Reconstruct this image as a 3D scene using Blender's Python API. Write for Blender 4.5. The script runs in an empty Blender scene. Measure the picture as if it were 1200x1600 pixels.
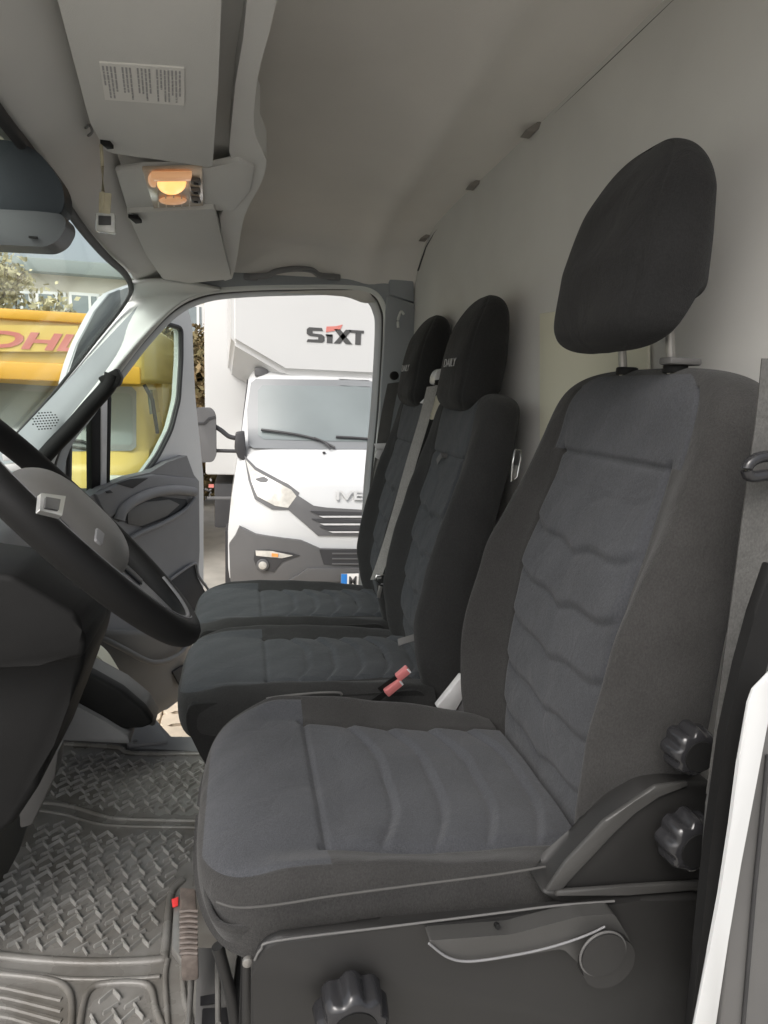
import bpy, bmesh, math, random
import numpy as np
from mathutils import Vector, Matrix, geometry
R_ = math.radians
random.seed(4); rng = np.random.RandomState(4)
sc = bpy.context.scene
# ------------------------------------------------------------------ camera
F = 1000.0; CZ = 1.85
yaw, pit, rol = R_(12.7), R_(10.4), R_(2.3)
FW = Vector((math.sin(yaw)*math.cos(pit), math.cos(yaw)*math.cos(pit), -math.sin(pit)))
r0 = Vector((math.cos(yaw), -math.sin(yaw), 0)); u0 = r0.cross(FW)
RR = r0*math.cos(rol) + u0*math.sin(rol); UU = -r0*math.sin(rol) + u0*math.cos(rol)
cam = bpy.data.cameras.new('camera'); co = bpy.data.objects.new('camera', cam); sc.collection.objects.link(co)
co.matrix_world = Matrix(((RR.x, UU.x, -FW.x, 0), (RR.y, UU.y, -FW.y, 0), (RR.z, UU.z, -FW.z, CZ), (0, 0, 0, 1)))
cam.sensor_fit = 'VERTICAL'; cam.sensor_height = 36; cam.lens = 36*F/1600; cam.clip_start = 0.05; cam.clip_end = 3000
sc.camera = co
# ------------------------------------------------------------------ world, sun, exposure
SUN_EL, SUN_AZ = 48, 205
w = bpy.data.worlds.new('World'); sc.world = w; w.use_nodes = True
nt = w.node_tree; nt.nodes.clear()
sky = nt.nodes.new('ShaderNodeTexSky'); sky.sky_type = 'NISHITA'; sky.sun_disc = False
sky.sun_elevation = R_(SUN_EL); sky.sun_rotation = R_(SUN_AZ); sky.dust_density = 6; sky.air_density = 1.0
hs = nt.nodes.new('ShaderNodeHueSaturation'); hs.inputs['Saturation'].default_value = 0.36
bg = nt.nodes.new('ShaderNodeBackground'); bg.inputs[1].default_value = 0.15
out = nt.nodes.new('ShaderNodeOutputWorld')
nt.links.new(sky.outputs[0], hs.inputs['Color']); nt.links.new(hs.outputs[0], bg.inputs[0]); nt.links.new(bg.outputs[0], out.inputs[0])
sl = bpy.data.lights.new('sun', 'SUN'); sl.energy = 0.5; sl.angle = R_(25); sl.color = (1, .98, .95)
so = bpy.data.objects.new('sun', sl); sc.collection.objects.link(so)
# light comes from the front of the van (-X) and from the driver's side (-Y)
sd = Vector((-0.55, -0.60, 0.9)).normalized(); so.rotation_euler = sd.to_track_quat('Z', 'Y').to_euler()
sky.sun_elevation = math.asin(sd.z); sky.sun_rotation = math.atan2(sd.x, sd.y)
sc.view_settings.view_transform = 'Standard'; sc.view_settings.look = 'None'
sc.view_settings.exposure = 0.6; sc.view_settings.gamma = 1
sc.render.engine = 'CYCLES'; sc.cycles.max_bounces = 10; sc.cycles.diffuse_bounces = 6; sc.cycles.transparent_max_bounces = 12
sc.cycles.use_denoising = True; sc.cycles.caustics_reflective = False; sc.cycles.caustics_refractive = False

# ------------------------------------------------------------------ helpers
def ray(px, py): return FW + RR*((px-600)/F) + UU*((800-py)/F)
def at(px, py, ax, v):
    d = ray(px, py); o = Vector((0, 0, CZ)); return o + d*((v-o[ax])/d[ax])
def atp(px, py, p, n):
    d = ray(px, py); o = Vector((0, 0, CZ)); n = Vector(n); return o + d*((Vector(p)-o).dot(n)/d.dot(n))
def proj(p):
    d = Vector(p)-Vector((0, 0, CZ)); k = d.dot(FW); return (600+F*d.dot(RR)/k, 800-F*d.dot(UU)/k)
V = Vector
def spline(pts, n=8, closed=False):
    P = [np.array(p, float) for p in pts]; N = len(P); o = []
    rngi = range(N) if closed else range(N-1)
    for i in rngi:
        if closed: a, b, c, d = P[i-1], P[i], P[(i+1) % N], P[(i+2) % N]
        else: a, b, c, d = P[max(i-1, 0)], P[i], P[i+1], P[min(i+2, N-1)]
        for k in range(n):
            t = k/n; o.append(.5*((2*b)+(-a+c)*t+(2*a-5*b+4*c-d)*t*t+(-a+3*b-3*c+d)*t**3))
    if not closed: o.append(P[-1])
    return o

def tagp(o, **k):
    for a, b in k.items():
        if b: o[a] = b
    return o
def thing(name, label, cat, loc=(0, 0, 0), group=None):
    o = bpy.data.objects.new(name, None); sc.collection.objects.link(o); o.location = loc
    o.empty_display_size = .05
    return tagp(o, label=label, category=cat, group=group)
def link(name, me, mat, parent=None, smooth=True, ang=35, **tags):
    mats = mat if isinstance(mat, (list, tuple)) else [mat]
    if not me.materials:
        for m in mats: me.materials.append(m)
    if smooth:
        me.shade_smooth()
        if ang: me.set_sharp_from_angle(angle=R_(ang))
    o = bpy.data.objects.new(name, me); sc.collection.objects.link(o)
    if parent is not None:
        o.parent = parent
        if parent.type == 'EMPTY': o.matrix_parent_inverse = Matrix.Translation(parent.location).inverted()
    return tagp(o, **tags)
def raw(name, vs, fs, mat, parent=None, smooth=True, ang=35, **tags):
    me = bpy.data.meshes.new(name)
    me.from_pydata([tuple(map(float, v)) for v in vs], [], [tuple(int(i) for i in f) for f in fs]); me.update()
    return link(name, me, mat, parent, smooth, ang, **tags)
def bmobj(name, bm, mat, parent=None, smooth=True, ang=35, **tags):
    bmesh.ops.recalc_face_normals(bm, faces=bm.faces)
    me = bpy.data.meshes.new(name); bm.to_mesh(me); bm.free(); return link(name, me, mat, parent, smooth, ang, **tags)
def add_slab(bm, pts, thick, bevel=0, seg=2):
    """prism over a polygon (world points), thickness vector"""
    th = V(thick); a = [bm.verts.new(V(p)) for p in pts]; b = [bm.verts.new(V(p)+th) for p in pts]
    n = len(a); fs = [bm.faces.new(a), bm.faces.new(b[::-1])]
    for i in range(n): fs.append(bm.faces.new((a[i], b[i], b[(i+1) % n], a[(i+1) % n])))
    if bevel:
        es = list({e for f in fs for e in f.edges})
        bmesh.ops.bevel(bm, geom=es, offset=bevel, segments=seg, affect='EDGES', profile=.5, clamp_overlap=True)
def slab(name, pts, thick, mat, parent=None, bevel=0, seg=2, **tags):
    bm = bmesh.new(); add_slab(bm, pts, thick, bevel, seg); return bmobj(name, bm, mat, parent, **tags)
def add_box(bm, c, s, rot=None, bevel=0, seg=2):
    c = V(c); M = rot or Matrix.Identity(3)
    p = [c + M @ V((sx*s[0]/2, sy*s[1]/2, -s[2]/2)) for sx, sy in ((-1, -1), (1, -1), (1, 1), (-1, 1))]
    add_slab(bm, p, M @ V((0, 0, s[2])), bevel, seg)
def box(name, c, s, mat, parent=None, rot=None, bevel=0, seg=2, **tags):
    bm = bmesh.new(); add_box(bm, c, s, rot, bevel, seg); return bmobj(name, bm, mat, parent, **tags)
def frame_basis(t, up):
    t = V(t).normalized(); b = t.cross(V(up))
    if b.length < 1e-4: b = t.cross(V((1, 0, 0)))
    b.normalize(); return t, b, b.cross(t)
def add_tube(bm, pts, r, n=10, up=(0, 0, 1), flat=1.0, closed=False, caps=True, rs=None):
    P = [V(p) for p in pts]; N = len(P); rings = []
    for i, p in enumerate(P):
        if closed: t = P[(i+1) % N]-P[i-1]
        else: t = P[min(i+1, N-1)]-P[max(i-1, 0)]
        t, b, u = frame_basis(t, up); rr = rs[i] if rs else r
        rings.append([bm.verts.new(p + b*(rr*math.cos(2*math.pi*k/n)) + u*(rr*flat*math.sin(2*math.pi*k/n))) for k in range(n)])
    for i in range(N if closed else N-1):
        A, B = rings[i], rings[(i+1) % N]
        for k in range(n): bm.faces.new((A[k], A[(k+1) % n], B[(k+1) % n], B[k]))
    if not closed and caps: bm.faces.new(rings[0]); bm.faces.new(rings[-1][::-1])
def tube(name, pts, r, mat, parent=None, n=10, up=(0, 0, 1), flat=1.0, closed=False, rs=None, **tags):
    bm = bmesh.new(); add_tube(bm, pts, r, n, up, flat, closed, True, rs); return bmobj(name, bm, mat, parent, ang=60, **tags)
def strap(name, pts, wid, th, mat, parent=None, bevel=0, **tags):
    """flat webbing: pts centres, wid a vector per point or one vector"""
    P = [V(p) for p in pts]; N = len(P); vs = []; fs = []
    for i, p in enumerate(P):
        wv = V(wid[i]) if isinstance(wid, list) else V(wid); t = P[min(i+1, N-1)]-P[max(i-1, 0)]
        n = t.cross(wv).normalized()*th/2
        vs += [p-wv/2-n, p+wv/2-n, p+wv/2+n, p-wv/2+n]
    for i in range(N-1):
        for k in range(4): fs.append((4*i+k, 4*i+(k+1) % 4, 4*i+4+(k+1) % 4, 4*i+4+k))
    fs += [(0, 3, 2, 1), (4*N-4, 4*N-3, 4*N-2, 4*N-1)]
    return raw(name, vs, fs, mat, parent, **tags)
def cyl(name, c, axis, r, h, mat, parent=None, n=32, bevel=0, **tags):
    t, b, u = frame_basis(axis, (0, 0, 1)); c = V(c)
    p = [c + b*(r*math.cos(2*math.pi*k/n)) + u*(r*math.sin(2*math.pi*k/n)) for k in range(n)]
    return slab(name, p, t*h, mat, parent, bevel, 2, **tags)
def grid(name, G, mat, parent=None, cu=False, cv=False, ang=50, flip=False, thick=None, **tags):
    G = np.asarray(G, float); nu, nv = G.shape[:2]; fs = []
    for i in range(nu if cu else nu-1):
        for j in range(nv if cv else nv-1):
            f = (i*nv+j, ((i+1) % nu)*nv+j, ((i+1) % nu)*nv+(j+1) % nv, i*nv+(j+1) % nv)
            fs.append(f[::-1] if flip else f)
    o = raw(name, G.reshape(-1, 3), fs, mat, parent, True, ang, **tags)
    if thick:
        md = o.modifiers.new('solid', 'SOLIDIFY'); md.thickness = thick; md.offset = -1
    return o
def rounded(pts, r, n=5):
    """round the corners of a closed 2d/3d polygon"""
    P = [np.array(p, float) for p in pts]; o = []
    for i, p in enumerate(P):
        a, b = P[i-1]-p, P[(i+1) % len(P)]-p; la, lb = np.linalg.norm(a), np.linalg.norm(b)
        rr = min(r, la*.45, lb*.45); s, e = p+a/la*rr, p+b/lb*rr
        for k in range(n+1):
            t = k/n; o.append((1-t)**2*s+2*t*(1-t)*p+t*t*e)
    return o
def patch(name, poly, fn, mat, parent=None, step=.04, off=0, thick=.01, nrm=(0, -1, 0), **tags):
    """thin shell over a polygon given in 2d, mapped through fn(u,v)->3d; skirt behind"""
    poly = [tuple(map(float, p)) for p in poly]; n = len(poly)
    e2 = []; bd = []
    for i in range(n):
        a, b = np.array(poly[i]), np.array(poly[(i+1) % n]); m = max(1, int(np.linalg.norm(b-a)/step))
        for k in range(m): bd.append(tuple(a+(b-a)*k/m))
    n = len(bd); us = [p[0] for p in bd]; vs_ = [p[1] for p in bd]; pts = list(bd)
    def inside(x, y):
        c = False; j = n-1
        for i in range(n):
            if (bd[i][1] > y) != (bd[j][1] > y) and x < (bd[j][0]-bd[i][0])*(y-bd[i][1])/(bd[j][1]-bd[i][1])+bd[i][0]: c = not c
            j = i
        return c
    B = np.array(bd)
    for x in np.arange(min(us)+step/2, max(us), step):
        for y in np.arange(min(vs_)+step/2, max(vs_), step):
            if inside(x, y) and np.min(np.hypot(B[:, 0]-x, B[:, 1]-y)) > step*.35: pts.append((x, y))
    r = geometry.delaunay_2d_cdt([V(p) for p in pts], [(i, (i+1) % n) for i in range(n)], [], 1, 1e-6)
    v2, tri = r[0], r[2]; N = V(nrm)
    front = [V(fn(p.x, p.y))+N*off for p in v2]; vs = front + [p-N*thick for p in front]; k = len(front)
    fs = [tuple(t) for t in tri]; cnt = {}
    for t in tri:
        for a, b in zip(t, list(t[1:])+[t[0]]): cnt[(a, b)] = 1
    for (a, b) in list(cnt):
        if (b, a) not in cnt: fs.append((b, a, a+k, b+k))
    fs += [tuple(i+k for i in reversed(t)) for t in tri]
    bm = bmesh.new(); bv = [bm.verts.new(v) for v in vs]
    for f in fs:
        try: bm.faces.new([bv[i] for i in f])
        except ValueError: pass
    return bmobj(name, bm, mat, parent, ang=40, **tags)
def text(name, s, origin, ux, uy, size, mat, parent, ext=.002, bold=.0, shear=0, **tags):
    cu = bpy.data.curves.new(name, 'FONT'); cu.body = s; cu.size = 1; cu.extrude = ext/size; cu.offset = bold; cu.shear = shear; cu.resolution_u = 3
    ob = bpy.data.objects.new(name, cu); sc.collection.objects.link(ob)
    dg = bpy.context.evaluated_depsgraph_get(); me = bpy.data.meshes.new_from_object(ob.evaluated_get(dg)); bpy.data.objects.remove(ob)
    ux, uy = V(ux), V(uy); n = ux.cross(uy).normalized()*size
    for v in me.vertices: v.co = V(origin)+ux*v.co.x+uy*v.co.y+n*v.co.z
    me.materials.clear(); return link(name, me, mat, parent, False, **tags)

# ------------------------------------------------------------------ materials
def mat(name, col, rough=.6, var=.12, nscale=8, bump=0, bscale=200, metal=0, spec=.5, dirt=None, coat=0, sheen=0, weave=0):
    m = bpy.data.materials.new(name); m.use_nodes = True; t = m.node_tree; N = t.nodes; L = t.links
    b = N['Principled BSDF']; b.inputs['Roughness'].default_value = rough; b.inputs['Metallic'].default_value = metal
    b.inputs['Specular IOR Level'].default_value = spec
    if coat: b.inputs['Coat Weight'].default_value = coat; b.inputs['Coat Roughness'].default_value = .08
    if sheen: b.inputs['Sheen Weight'].default_value = sheen; b.inputs['Sheen Roughness'].default_value = .5
    tc = N.new('ShaderNodeTexCoord'); no = N.new('ShaderNodeTexNoise'); no.inputs['Scale'].default_value = nscale; no.inputs['Detail'].default_value = 5
    L.new(tc.outputs['Object'], no.inputs['Vector'])
    rp = N.new('ShaderNodeValToRGB'); rp.color_ramp.elements[0].position = .3; rp.color_ramp.elements[1].position = .7
    c = np.array(col); d = np.array(dirt) if dirt is not None else c*(1-var)
    rp.color_ramp.elements[0].color = (*np.clip(d, 0, 1), 1); rp.color_ramp.elements[1].color = (*np.clip(c*(1+var*.4), 0, 1), 1)
    L.new(no.outputs['Fac'], rp.inputs[0]); cs = rp.outputs[0]
    if weave:
        n3 = N.new('ShaderNodeTexNoise'); n3.inputs['Scale'].default_value = 520; n3.inputs['Detail'].default_value = 2
        mpn = N.new('ShaderNodeMapping'); mpn.inputs['Scale'].default_value = (1, 1, .6); L.new(tc.outputs['Object'], mpn.inputs['Vector']); L.new(mpn.outputs[0], n3.inputs['Vector'])
        mr = N.new('ShaderNodeMapRange'); mr.inputs[1].default_value = .3; mr.inputs[2].default_value = .7; mr.inputs[3].default_value = .80; mr.inputs[4].default_value = 1.2
        L.new(n3.outputs['Fac'], mr.inputs[0])
        mx = N.new('ShaderNodeVectorMath'); mx.operation = 'SCALE'; L.new(cs, mx.inputs[0]); L.new(mr.outputs[0], mx.inputs['Scale']); cs = mx.outputs[0]
    L.new(cs, b.inputs['Base Color'])
    if bump:
        n2 = N.new('ShaderNodeTexNoise'); n2.inputs['Scale'].default_value = bscale; n2.inputs['Detail'].default_value = 3
        L.new(tc.outputs['Object'], n2.inputs['Vector'])
        bp = N.new('ShaderNodeBump'); bp.inputs['Strength'].default_value = bump; bp.inputs['Distance'].default_value = .002
        L.new(n2.outputs['Fac'], bp.inputs['Height']); L.new(bp.outputs[0], b.inputs['Normal'])
        if weave:
            n4 = N.new('ShaderNodeTexNoise'); n4.inputs['Scale'].default_value = 16; n4.inputs['Detail'].default_value = 4; n4.inputs['Distortion'].default_value = 1.2
            L.new(tc.outputs['Object'], n4.inputs['Vector'])
            b2_ = N.new('ShaderNodeBump'); b2_.inputs['Strength'].default_value = .35; b2_.inputs['Distance'].default_value = .010
            L.new(n4.outputs['Fac'], b2_.inputs['Height']); L.new(b2_.outputs[0], bp.inputs['Normal'])
        rr_ = N.new('ShaderNodeMapRange'); rr_.inputs[3].default_value = max(.02, rough-.10); rr_.inputs[4].default_value = min(1, rough+.12); L.new(no.outputs['Fac'], rr_.inputs[0]); L.new(rr_.outputs[0], b.inputs['Roughness'])
    return m
def glass(name, tint=(1, 1, 1), refl=.08):
    m = bpy.data.materials.new(name); m.use_nodes = True; t = m.node_tree; t.nodes.clear()
    o = t.nodes.new('ShaderNodeOutputMaterial'); mx = t.nodes.new('ShaderNodeMixShader'); a = t.nodes.new('ShaderNodeBsdfTransparent'); g = t.nodes.new('ShaderNodeBsdfGlossy')
    a.inputs[0].default_value = (*tint, 1); g.inputs['Roughness'].default_value = .02; mx.inputs[0].default_value = refl
    t.links.new(a.outputs[0], mx.inputs[1]); t.links.new(g.outputs[0], mx.inputs[2]); t.links.new(mx.outputs[0], o.inputs[0]); return m
def emit(name, col, s):
    m = bpy.data.materials.new(name); m.use_nodes = True; b = m.node_tree.nodes['Principled BSDF']
    b.inputs['Base Color'].default_value = (.8, .6, .4, 1); b.inputs['Emission Color'].default_value = (*col, 1); b.inputs['Emission Strength'].default_value = s
    b.inputs['Roughness'].default_value = .2
    return m
M = dict(
    fab_dark=mat('dark_seat_fabric', (.040, .039, .038), .95, .14, 14, .6, 700, spec=.15, sheen=.12, weave=2600),
    fab_mid=mat('grey_seat_fabric', (.062, .0645, .071), .95, .12, 10, .6, 700, spec=.15, sheen=.12, weave=2200),
    benchd=mat('dark_bench_fabric', (.034, .034, .034), .95, .14, 14, .6, 700, spec=.15, sheen=.1, weave=1),
    benchm=mat('bench_insert_fabric', (.058, .062, .068), .95, .12, 10, .6, 700, spec=.15, sheen=.1, weave=1),
    fab_black=mat('black_headrest_fabric', (.024, .024, .024), .95, .12, 14, .6, 700, spec=.12, sheen=.08, weave=2600),
    plast_dark=mat('dark_grained_plastic', (.020, .0195, .019), .45, .15, 6, .25, 1400),
    plast_black=mat('black_plastic', (.013, .013, .013), .6, .2, 9, .15, 900, spec=.18),
    lever=mat('lever_plastic', (.055, .054, .052), .4, .12, 9, .2, 900),
    hub=mat('warm_grey_airbag_cover', (.17, .165, .155), .5, .12, 9, .25, 1200),
    clipm=mat('brown_grey_clip', (.26, .24, .22), .7, .1, 9),
    thread_dk=mat('piping_cord', (.075, .073, .07), .8, .1, 60),
    mat_top=mat('worn_highlit_tread_rubber', (.31, .305, .29), .3, .3, 16, .3, 500, dirt=(.20, .195, .18)),  # worn ridge tops, with their highlights put into the lighter colour
    gloss_black=mat('glossy_black_plastic', (.025, .025, .027), .16, .15, 12),
    plast_grey=mat('grey_door_plastic', (.20, .20, .205), .52, .1, 5, .2, 1200),
    plast_mid=mat('mid_grey_plastic', (.12, .118, .115), .5, .12, 7, .2, 1200),
    head=mat('headliner_foam_cloth', (.78, .76, .72), .95, .07, 3, .35, 700, spec=.1),
    wallm=mat('bulkhead_painted_panel', (.62, .615, .59), .8, .13, 2.2, .15, 500, spec=.2),
    trim=mat('pale_roof_trim_plastic', (.62, .62, .60), .6, .05, 4, .15, 900, spec=.3),
    visor=mat('sun_visor_vinyl', (.62, .62, .60), .75, .05, 4, .2, 900, spec=.2),
    pillar=mat('pillar_trim_plastic', (.70, .72, .70), .5, .06, 5, .15, 900, spec=.4),
    pillar_dk=mat('blue_grey_pillar_trim', (.30, .32, .335), .6, .08, 5, .15, 900),
    rubber=mat('black_rubber_seal', (.035, .035, .036), .6, .2, 20),
    mat_rub=mat('grey_rubber_floor_mat', (.23, .226, .215), .27, .22, 7, .3, 500, dirt=(.125, .115, .10)),
    white=mat('white_vehicle_paint', (.60, .61, .61), .3, .03, 2, coat=.6),
    offwhite=mat('box_body_panel', (.58, .585, .58), .45, .04, 1.2),
    yellow=mat('yellow_vehicle_paint', (.72, .52, .14), .35, .05, 2, coat=.4),  # yellow paled so the windscreen haze sits in the colour
    orange=mat('amber_yellow_trim', (.75, .40, .04), .5, .06, 3),
    red=mat('red_lettering', (.60, .20, .17), .5, .05, 4),  # red softened the same way, haze mixed into the colour
    redb=mat('red_buckle_plastic', (.62, .20, .20), .35, .05, 20),
    truckgrey=mat('truck_grey_plastic', (.12, .12, .122), .55, .1, 4, .2, 300),
    truckdark=mat('truck_dark_plastic', (.045, .045, .048), .5, .1, 4, .2, 300),
    tglass=mat('truck_windscreen_glass', (.20, .23, .23), .12, .25, .9, spec=.6, coat=.4),  # pale base colour stands in for the sky reflected in the glass
    tgrey=mat('windscreen_border', (.20, .21, .215), .3, .06, 2, coat=.5),
    lamp=mat('headlamp_lens', (.62, .60, .55), .12, .2, 25, spec=.8, coat=.8),
    amber=mat('amber_lens', (.85, .35, .10), .2, .1, 20, coat=.6),
    letter=mat('dark_lettering', (.07, .07, .07), .5, .1, 5),
    badge=mat('chrome_badge', (.62, .62, .60), .3, .1, 20, metal=.4),
    chrome=mat('polished_steel', (.65, .65, .64), .18, .1, 30, metal=1),
    steel=mat('dull_steel', (.38, .37, .35), .38, .2, 30, metal=.7),
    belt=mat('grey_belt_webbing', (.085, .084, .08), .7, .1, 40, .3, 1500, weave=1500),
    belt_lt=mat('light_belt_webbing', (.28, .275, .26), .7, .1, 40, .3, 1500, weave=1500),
    silver=mat('pale_silver_plastic', (.62, .62, .62), .35, .1, 20),
    cream=mat('cream_panel', (.76, .74, .60), .7, .04, 3),
    paper=mat('white_label', (.74, .73, .70), .6, .03, 8), print=mat('label_print', (.36, .36, .36), .6, .05, 50),
    brown=mat('worn_brown_rubber', (.15, .125, .11), .45, .35, 60, .4, 200),
    bluehouse=mat('blue_black_plastic', (.026, .032, .038), .5, .15, 5, .1, 400, spec=.25),
    bluelens=mat('smoked_grey_plastic', (.06, .065, .07), .45, .1, 5),
    paving=mat('cream_concrete_paving', (.44, .42, .38), .9, .16, 5, .5, 120),
    paver=mat('cream_interlocking_paver', (.66, .56, .43), .9, .12, 14, .5, 200),
    bwall=mat('cream_render_wall', (.72, .68, .58), .9, .06, .5), brf=mat('slate_roof_band', (.30, .34, .33), .8, .08, .5),
    bwin=mat('building_window_glass', (.24, .28, .29), .15, .15, 1.5, coat=.5), bfr=mat('white_window_frame', (.8, .8, .78), .5, .04, 2),
    brick=mat('pinkish_render', (.62, .50, .42), .9, .1, 2),
    bark=mat('pale_bark', (.30, .25, .18), .9, .2, 8), leaf=mat('sparse_yellow_leaf', (.55, .50, .30), .8, .3, 3),
    hedge=mat('autumn_leaf', (.26, .18, .09), .8, .4, 2, dirt=(.12, .12, .05)), plateblue=mat('plate_blue_band', (.03, .22, .65), .4, .05, 9),
    stalkred=mat('red_mark', (.75, .05, .05), .4, .1, 40), insert_blk=mat('dark_recess_plastic', (.018, .018, .02), .6, .2, 10),
    thread=mat('grey_embroidery', (.42, .42, .42), .7, .1, 50), crystal=mat('clear_key_tag', (.75, .76, .72), .08, .3, 60, spec=.9, coat=1),
    cord=mat('pale_beige_cord', (.58, .53, .38), .8, .15, 60), lens=mat('lamp_clear_lens', (.70, .58, .45), .2, .2, 30, coat=.6),
    glow=emit('lamp_glow', (1, .50, .14), .9), glow2=emit('lamp_faint_glow', (1, .42, .16), .22),
    wind=glass('windscreen_clear_glass', (.93, .97, .95), .05), wing=glass('door_window_glass', (.84, .92, .86), .07),
    fglass=mat('green_reflection_glass', (.10, .16, .09), .12, .5, 2.5, coat=.8, dirt=(.03, .07, .03)),  # mottled green paints the reflections into the glass colour
    greenfar=mat('far_green', (.22, .30, .16), .9, .3, .4),
)

# ------------------------------------------------------------------ setting: ground and pavers
g = box('ground', (0, 0, -.55), (1200, 1200, 1.0), M['paving'], kind='structure')
def paver_outline(L=.2, Wd=.165, k=.028):
    a, b = L/2, Wd/2
    return [(-a, -b+k), (-a+k, -b), (-.035-k, -b), (-.035, -b+k), (.035, -b+k), (.035+k, -b), (a-k, -b), (a, -b+k),
            (a, b-k), (a-k, b), (.035+k, b), (.035, b-k), (-.035, b-k), (-.035-k, b), (-a+k, b), (-a, b-k)]
bm = bmesh.new(); add_slab(bm, [(x*.96, y*.96, -.05) for x, y in paver_outline()], (0, 0, .05), .004, 1)
bmesh.ops.recalc_face_normals(bm, faces=bm.faces); pm = bpy.data.meshes.new('paver'); bm.to_mesh(pm); bm.free(); pm.materials.append(M['paver'])
for i in range(14):
    for j in range(16):
        o = bpy.data.objects.new('paver', pm); sc.collection.objects.link(o); o.parent = g
        o.location = (-1.55+i*.2, 2.35+j*.145+(.07 if i % 2 else 0), .0+random.uniform(-.0015, .0015)); o.rotation_euler = (0, 0, random.uniform(-.006, .006))

# ------------------------------------------------------------------ setting: cab shell
XB = lambda y: .63+(2.45-y)*.052           # the bulkhead leans in plan
YW = 2.45                                  # passenger side wall
FZ = .66
slab('cab_floor', [(-1.0, .55, FZ-.10), (.72, .55, FZ-.10), (.72, 2.10, FZ-.10), (-.24, 2.10, FZ-.10), (-.32, 2.28, FZ-.10), (-1.0, 2.28, FZ-.10)], (0, 0, .09), M['plast_dark'], bevel=.004, kind='structure')
# bulkhead, one sheet with soft swages
G = []
for i in range(60):
    z = .3+i*2.32/59; row = []
    for j in range(80):
        y = .42+j*2.03/79
        x = XB(y) + .006*math.sin(y*3.1+1)*math.sin(z*2.3) - .012*max(0, min(1, (z-2.3)/.15))**2
        row.append((x, y, z))
    G.append(row)
wr = grid('rear_wall', G, M['wallm'], thick=.02, kind='structure')
# cream blanked-off panel behind the seats
yA, yB = 1.78, .98
pa = [at(843, 490, 0, XB(1.35)-.004), at(1012, 466, 0, XB(1.05)-.004), at(1012, 700, 0, XB(1.05)-.004), at(843, 700, 0, XB(1.35)-.004)]
slab('cover_panel', pa, (.006, 0, 0), M['cream'], wr, bevel=.0015)
# ceiling: front to back, bends down at the passenger side
seam = [at(1130, -95, 0, XB(.9)), at(1040, 0, 0, XB(1.05)), at(880, 142, 0, XB(1.4)), at(760, 262, 0, XB(1.8)), at(700, 320, 0, XB(2.05)), at(652, 365, 0, XB(2.35)), at(645, 376, 0, XB(2.4))]
sz = {round(p.y, 3): p.z for p in seam}
def ceil_z(y): return float(np.interp(y, [.3, 1.05, 1.4, 2.0, 2.2, 2.35, 2.45], [2.56, 2.52, 2.49, 2.435, 2.41, 2.36, 2.20]))
G = []
for i in range(50):
    row = []
    for j in range(70):
        y = .35+j*(YW-.35)/69; x0 = float(np.interp(y, [1.8, 2.3], [-.42, -.24])); x = x0+i*(.73-x0)/49
        z = ceil_z(y) - .10*max(0, (-.05-x)/.35)**2 + .006*math.sin(7*x+1)*math.sin(5*y) - .02*math.exp(-((x-.45)/.05)**2)
        row.append((x, y, z))
    G.append(row)
ceil = grid('ceiling', G, M['head'], thick=.03, flip=True, kind='structure')
sp = [(XB(y)-.006, y, ceil_z(y)-.012) for y in np.linspace(.5, 2.38, 24)]
tube('edge_gap', sp, .0036, M['letter'], ceil, 6)
for (px, py) in ((885, 14), (835, 200), (745, 285), (668, 368)):
    y = float(np.interp(px, [645, 700, 880, 1040], [2.4, 2.0, 1.35, 1.02])); c = at(px, py, 0, XB(y)-.012)
    slab('clip', [c+V((0, -.032, .006)), c+V((0, .034, .010)), c+V((-.028, .018, -.018)), c+V((-.03, -.016, -.014))], (.024, 0, 0), M['clipm'], wr, bevel=.002)

slab('roof', [(-.46, .30, 2.64), (.80, .30, 2.64), (.80, 2.62, 2.64), (-.46, 2.62, 2.64)], (0, 0, .03), M['white'], bevel=.01, kind='structure')  # unseen outer skin, added to stop sky light leaking past the ceiling
slab('roof_front', [(-.47, .30, 2.66), (-.45, .30, 2.64), (-.385, .30, 2.24), (-.405, .30, 2.24)], (0, 2.25, 0), M['white'], kind='structure')  # unseen front slope, added to block the same light leak
# passenger side wall with the door aperture
apx = [(86, 720), (130, 650), (178, 590), (222, 533), (270, 484), (318, 461), (380, 453), (470, 450), (545, 450), (580, 458), (596, 482), (599, 520), (592, 640), (581, 760), (572, 920), (562, 1100), (556, 1215),
       (420, 1215), (300, 1212), (240, 1205), (185, 1180), (140, 1090), (110, 960), (84, 840)]
ap3 = [at(x, y, 1, YW) for x, y in apx]
aps = spline(ap3, 6, True)
cx_, cz_ = .02, 1.45
inner = [(p[0], p[2]) for p in aps]; outer = []
for x, z in inner:
    d = np.array([x-cx_, z-cz_]); d /= np.linalg.norm(d)
    # push to an outer rectangle
    tx = ((.66 if d[0] > 0 else -.95)-cx_)/d[0] if abs(d[0]) > 1e-6 else 9e9; tz = ((2.31 if d[1] > 0 else .28)-cz_)/d[1] if abs(d[1]) > 1e-6 else 9e9
    t = min(tx, tz); outer.append((cx_+d[0]*t, cz_+d[1]*t))
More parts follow.
